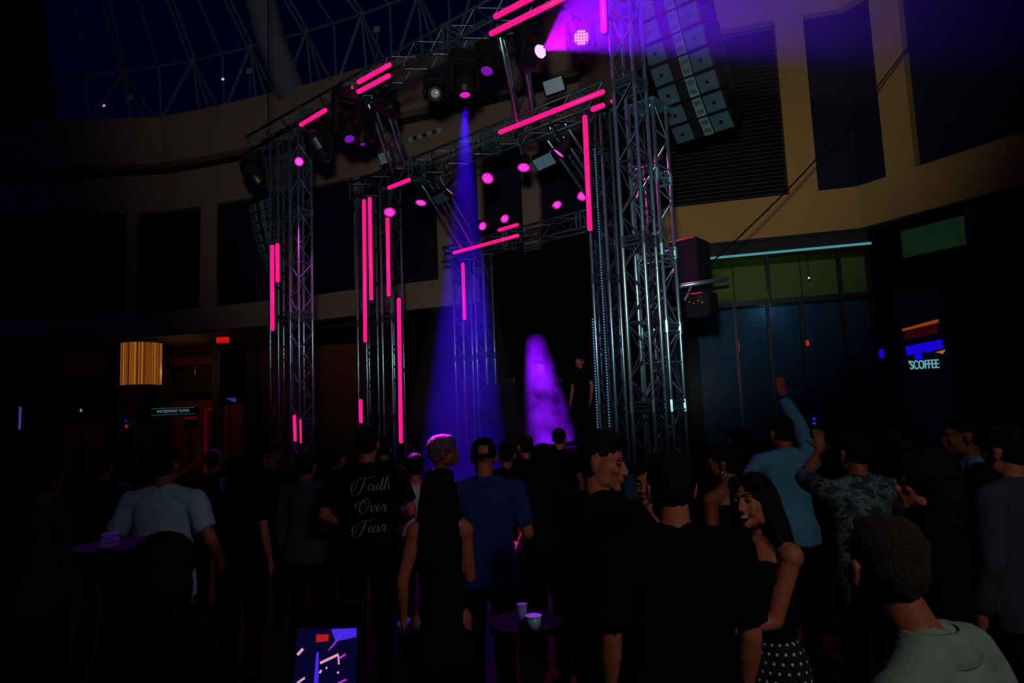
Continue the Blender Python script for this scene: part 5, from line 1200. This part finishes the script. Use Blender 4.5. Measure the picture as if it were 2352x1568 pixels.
# -- lettering on the black t-shirt: pen strokes laid on the cloth of the back
def letter_strokes():
    S = {}
    S['F'] = [[(-.45, .50), (-.62, .34), (-.66, .10), (-.52, -.06), (-.34, .06), (-.30, .28), (-.20, .62), (.0, .80), (.35, .84), (.80, .86), (1.05, .98)], [(.38, .82), (.30, .45), (.16, .10), (-.02, -.20), (-.30, -.34), (-.56, -.26), (-.62, -.10)], [(-.05, .34), (.20, .40), (.48, .46)]]
    S['a'] = [[(.42, .36), (.24, .42), (.06, .26), (.04, .06), (.16, -.02), (.32, .10), (.44, .38)], [(.44, .38), (.40, .10), (.48, -.02), (.60, .06)]]
    S['i'] = [[(.0, .08), (.14, .40), (.08, .08), (.16, -.02), (.30, .10)], [(.20, .58), (.22, .62)]]
    S['t'] = [[(.0, .08), (.24, .85), (.10, .10), (.18, -.02), (.32, .10)], [(.02, .56), (.36, .60)]]
    S['h'] = [[(.0, .08), (.26, .92), (.14, .40), (.05, -.02)], [(.09, .22), (.26, .42), (.36, .34), (.32, .06), (.40, -.02), (.52, .10)]]
    S['O'] = [[(.50, .92), (.22, .70), (.10, .30), (.18, .0), (.42, -.08), (.70, .18), (.84, .58), (.74, .90), (.52, .96), (.40, .80), (.52, .62), (.70, .60)], [(.24, .62), (-.02, .72), (-.22, .58), (-.22, .36), (-.06, .32)]]
    S['v'] = [[(.0, .36), (.10, .40), (.12, .10), (.18, -.02), (.34, .24), (.36, .42), (.46, .36)]]
    S['e'] = [[(.0, .10), (.26, .24), (.30, .38), (.18, .42), (.06, .22), (.12, .0), (.28, .0), (.42, .14)]]
    S['r'] = [[(.0, .10), (.16, .46), (.20, .38), (.36, .38), (.26, .10), (.34, -.02), (.46, .10)]]
    return S
ST = letter_strokes(); ADV = {'F': .62, 'a': .58, 'i': .28, 't': .30, 'h': .50, 'O': .92, 'v': .44, 'e': .40, 'r': .44}
def smooth_poly(p, n=7):
    if len(p) < 3: return [V((a, b, 0)) for a, b in p]
    P = [V((a, b, 0)) for a, b in p]; out = []
    for i in range(len(P) - 1):
        p0, p1, p2, p3 = P[max(i - 1, 0)], P[i], P[i + 1], P[min(i + 2, len(P) - 1)]
        for j in range(n):
            t = j / n; out.append(.5 * ((2 * p1) + (p2 - p0) * t + (2 * p0 - 5 * p1 + 4 * p2 - p3) * t * t + (-p0 + 3 * p1 - 3 * p2 + p3) * t ** 3))
    return out + [P[-1]]
b, P_ = FAITH
shirt_o = [c for c in b.children if c.name.startswith('t_shirt')][0]; k = P_['k']
from mathutils.bvhtree import BVHTree
bv = BVHTree.FromPolygons([v.co.copy() for v in shirt_o.data.vertices], [tuple(p.vertices) for p in shirt_o.data.polygons])
for (word, zc, sc_, x0) in (('Faith', 1.345, .102, -.045), ('Over', 1.19, .098, -.06), ('Fear', 1.05, .095, -.045)):
    x = x0 / sc_; mb = MB()
    for ch in word:
        for st in ST[ch]:
            pts = smooth_poly(st); rings = []
            for i, p in enumerate(pts):
                X = (x + p.x + p.y * .08) * sc_; Z = (zc + (p.y - .3) * sc_) * k
                hit = bv.ray_cast(V((X, -1, Z)), V((0, 1, 0)))
                if hit[0] is None: continue
                t = pts[min(i + 1, len(pts) - 1)] - pts[max(i - 1, 0)]; wgt = .0022 + .0030 * max(0, -t.normalized().y if t.length > 0 else 0)
                rings.append((hit[0] - V((0, .002, 0)), wgt, wgt * .9))
            if len(rings) > 1: mb.loft(rings, n=6)
        x += ADV[ch]
    mb.build('lettering', M['print'], shirt_o, smooth=True, local=True)

# -- things held or standing in the crowd
def cup(label, p, R=None, r=.036, h=.12, m='cup', name='cup'):
    t = thing(name, label, 'cup', p, R); MB().loft([(V((0, 0, 0)), r * .78, r * .78), (V((0, 0, h)), r, r), (V((0, 0, h)), r * .93, r * .93), (V((0, 0, .006)), r * .72, r * .72)], n=24, axis=UP).build('body', M[m], t, smooth=True, local=True)
    MB().loft([(V((0, 0, h - .004)), r * 1.03, r * 1.03), (V((0, 0, h + .003)), r * 1.04, r * 1.04)], n=24, axis=UP).build('rim', M[m], t, local=True); return t
W, hd = DRESS['pose']['L'][2], DRESS['pose']['L'][3]
g_ = wpt(DRESS, W + hd * .10 + V((.025, .02, -.03)))
CUP1 = cup('violet-lit cup in the hand of the woman in black', g_, Euler((.25, -.2, 0)).to_matrix(), .04, .10)
# can in the leaf-print wearer's right hand
W, hd = PALM['pose']['R'][2], PALM['pose']['R'][3]
t = thing('drink_can', 'printed drink can tilted in the hand of the leaf-print shirt wearer', 'drink can', wpt(PALM, W + hd * .07 + V((-.03, -.055, -.03))), Euler((-.25, .35, 0)).to_matrix())
MB().loft([(V((0, 0, 0)), .024, .024), (V((0, 0, .01)), .033, .033), (V((0, 0, .115)), .033, .033), (V((0, 0, .125)), .027, .027)], n=24, axis=UP).build('body', M['can'], t, smooth=True, local=True)
MB().loft([(V((0, 0, .125)), .027, .027), (V((0, 0, .128)), .025, .025)], n=24, axis=UP).box((.006, 0, .130), (.02, .012, .002)).build('lid', M['silver'], t, local=True)
# bar table on the left with folded napkins, glasses
def bar_table(label, px, d, hgt, r=.3):
    p = at(px, 955, d); t = thing('bar_table', label, 'table', (p.x, p.y, 0)); MB().loft([(V((0, 0, hgt - .03)), r, r), (V((0, 0, hgt)), r, r)], n=32, axis=UP).build('table_top', M['cloth_black'], t, local=True)
    MB().tube((0, 0, .02), (0, 0, hgt - .03), .035, n=12).build('column', M['black'], t, local=True); MB().loft([(V((0, 0, 0)), .24, .24), (V((0, 0, .025)), .2, .2)], n=24, axis=UP).build('base', M['black'], t, local=True); return V((p.x, p.y, hgt))
tp = bar_table('black bar table left of the white t-shirt', 284, 3.6, 1.375, .22)
for i, (w_, dx) in enumerate(((.075, 0), (.07, .004), (.055, 0))):
    o = MB().bbox(tp + V((dx, -.1, .012 + i * .026)), (w_, .06, .022), None, b=.006).build('napkin', M['cup']); tag(o, '%s folded violet-lit napkin on the left bar table' % ('bottom', 'middle', 'top')[i], 'napkin')
tp2 = bar_table('black bar table in front of the navy polo shirt', 1190, 3.0, 1.09, .16)
CUP2 = cup('tall violet-lit cup on the bar table by the navy polo shirt', tp2 + V((-.015, -.06, .002)), None, .021, .078)
t = cup('cut glass tumbler with ice on the bar table by the navy polo shirt', tp2 + V((.03, -.13, .002)), None, .032, .05, 'flood_face', 'tumbler')
W, hd = MID['pose']['L'][2], MID['pose']['L'][3]
CUP3 = cup('slim violet-lit cup held up right of the white t-shirt', wpt(MID, W + hd * .09 + V((0, .03, -.02))), None, .022, .12)

# -- phone filming the stage, low in front of the camera, held by a person who stands just below the frame
b, P_ = person('person just below the picture holding up the filming phone', 0, 0, 1.60, 0, xy=(-.24, .17), hair='short', head=(0, -6, 0), voxel=.0085, arms={'R': ((.10, .47, 1.455), (.9, -.4, -.8), (-.1, .25, 1), (-.3, -1, 0), .55, (-1, 0, 0)), 'L': ((-.2, .2, 1.0), (-.6, -1, 0))})
pc = at(748, 1556, .78); up_ = V((.0, .25, .97)).normalized(); fy = V((.05, 1, -.26)).normalized(); rx = fy.cross(up_).normalized(); up_ = rx.cross(fy); Rp = Matrix((rx, fy, up_)).transposed()
ph = thing('phone', 'phone at the lower left filming the stage, bright picture on its screen', 'phone', pc, Rp)
MB().bbox((0, .004, 0), (.079, .009, .158), None, b=.010).build('casing', mat('phone_case_green', (.02, .05, .03), .25), ph, local=True)
MB().box((0, -.0012, 0), (.073, .002, .150)).build('bezel', M['black'], ph, local=True)
pics = MB().box((0, -.0028, -.008), (.068, .001, .118))
M['pic_dark'] = glow('filmed_dark_hall', (.002, .001, .022), 1.0); M['pic_blue'] = glow('filmed_blue_light', (.06, .02, .75), 1.0); M['pic_pink'] = glow('filmed_pink_light', (.75, .30, .45), 1.0); M['pic_red'] = glow('filmed_record_button', (.42, .01, .012), 1.0); M['pic_mag'] = glow('filmed_magenta_light', (.45, .02, .60), 1.0)
scr = pics.build('screen', M['pic_dark'], ph, local=True)
def pic(pts, m):
    vs = [V((x, -.0036, z)) for x, z in pts]; MB().add(vs, [tuple(range(len(vs)))]).build('screen_picture', M[m], scr, local=True)
def sline(x0, z0, x1, z1, w, m):
    d_ = V((x1 - x0, 0, z1 - z0)).normalized(); n_ = V((-d_.z, 0, d_.x)) * w; pic([(x0 - n_.x, z0 - n_.z), (x1 - n_.x, z1 - n_.z), (x1 + n_.x, z1 + n_.z), (x0 + n_.x, z0 + n_.z)], m)
pic([(.033, .049), (.004, .049), (.010, .036), (.033, .040)], 'pic_blue'); pic([(.010, .034), (.018, .046), (.004, .030), (.002, .026)], 'pic_mag')
pic([(-.012, .036), (.002, .037), (.002, .044), (-.012, .044)], 'pic_red')
sline(-.032, .024, -.026, .030, .0016, 'pic_pink'); sline(-.006, .015, .014, .023, .0014, 'pic_pink'); sline(.013, .018, .022, .023, .0011, 'pic_mag'); sline(.014, .022, .015, .013, .0009, 'pic_pink')
pic([(-.012, -.02), (-.006, -.02), (-.008, .026), (-.011, .026)], 'pic_blue'); pic([(-.004, .0), (.02, .004), (.022, .016), (-.004, .012)], 'pic_blue') if False else None
sline(-.03, -.004, -.022, .001, .0012, 'pic_pink'); sline(-.006, .005, -.004, .008, .0012, 'pic_pink'); sline(.001, .009, .002, .011, .0010, 'pic_pink'); sline(.014, .004, .015, .006, .0011, 'pic_pink'); sline(-.001, -.012, .024, -.002, .0010, 'pic_mag')
pic([(-.028, -.03), (.02, -.03), (.016, -.006), (-.024, -.01)], 'pic_blue')
# added narrow violet spots, no fixtures: on curly hair, raised hand, napkins and cups
q = XY(-9.75, Y1 - .75, H1 - .6)
HAIR_SPOT = spot('added_violet_spot', q, at(1008, 1022, 5.72), 36000, (.75, .015, .8), 5, .6, .05)
for (a_, nm) in ((at(433, 1030, 7.0), 'l'),): spot('added_violet_spot', XY(-10.6, Y2 - .4, H2 - .5), a_, 900, (.6, .03, 1.0), 6, .6, .05)
spot('added_violet_spot', XY(-10.4, Y1 - .4, H1 - .4), tp + V((0, -.1, .04)), 1500, (.45, .02, 1.0), 3.2, .6, .05)
spot('added_violet_spot', XY(-8.6, Y2 - .4, H2 - .4), CUP1.location + V((0, 0, .05)), 1900, (.45, .02, 1.0), 2.4, .6, .05)
spot('added_violet_spot', XY(-7.4, Y2 - .4, H2 - .4), CUP2.location + V((0, 0, .04)), 1500, (.45, .02, 1.0), 2.4, .6, .05)
spot('added_violet_spot', XY(-10.9, Y2 - .4, H2 - .4), CUP3.location + V((0, 0, .05)), 1100, (.35, .02, 1.0), 2.2, .6, .05)
bpy.data.scenes.remove(FUSE)
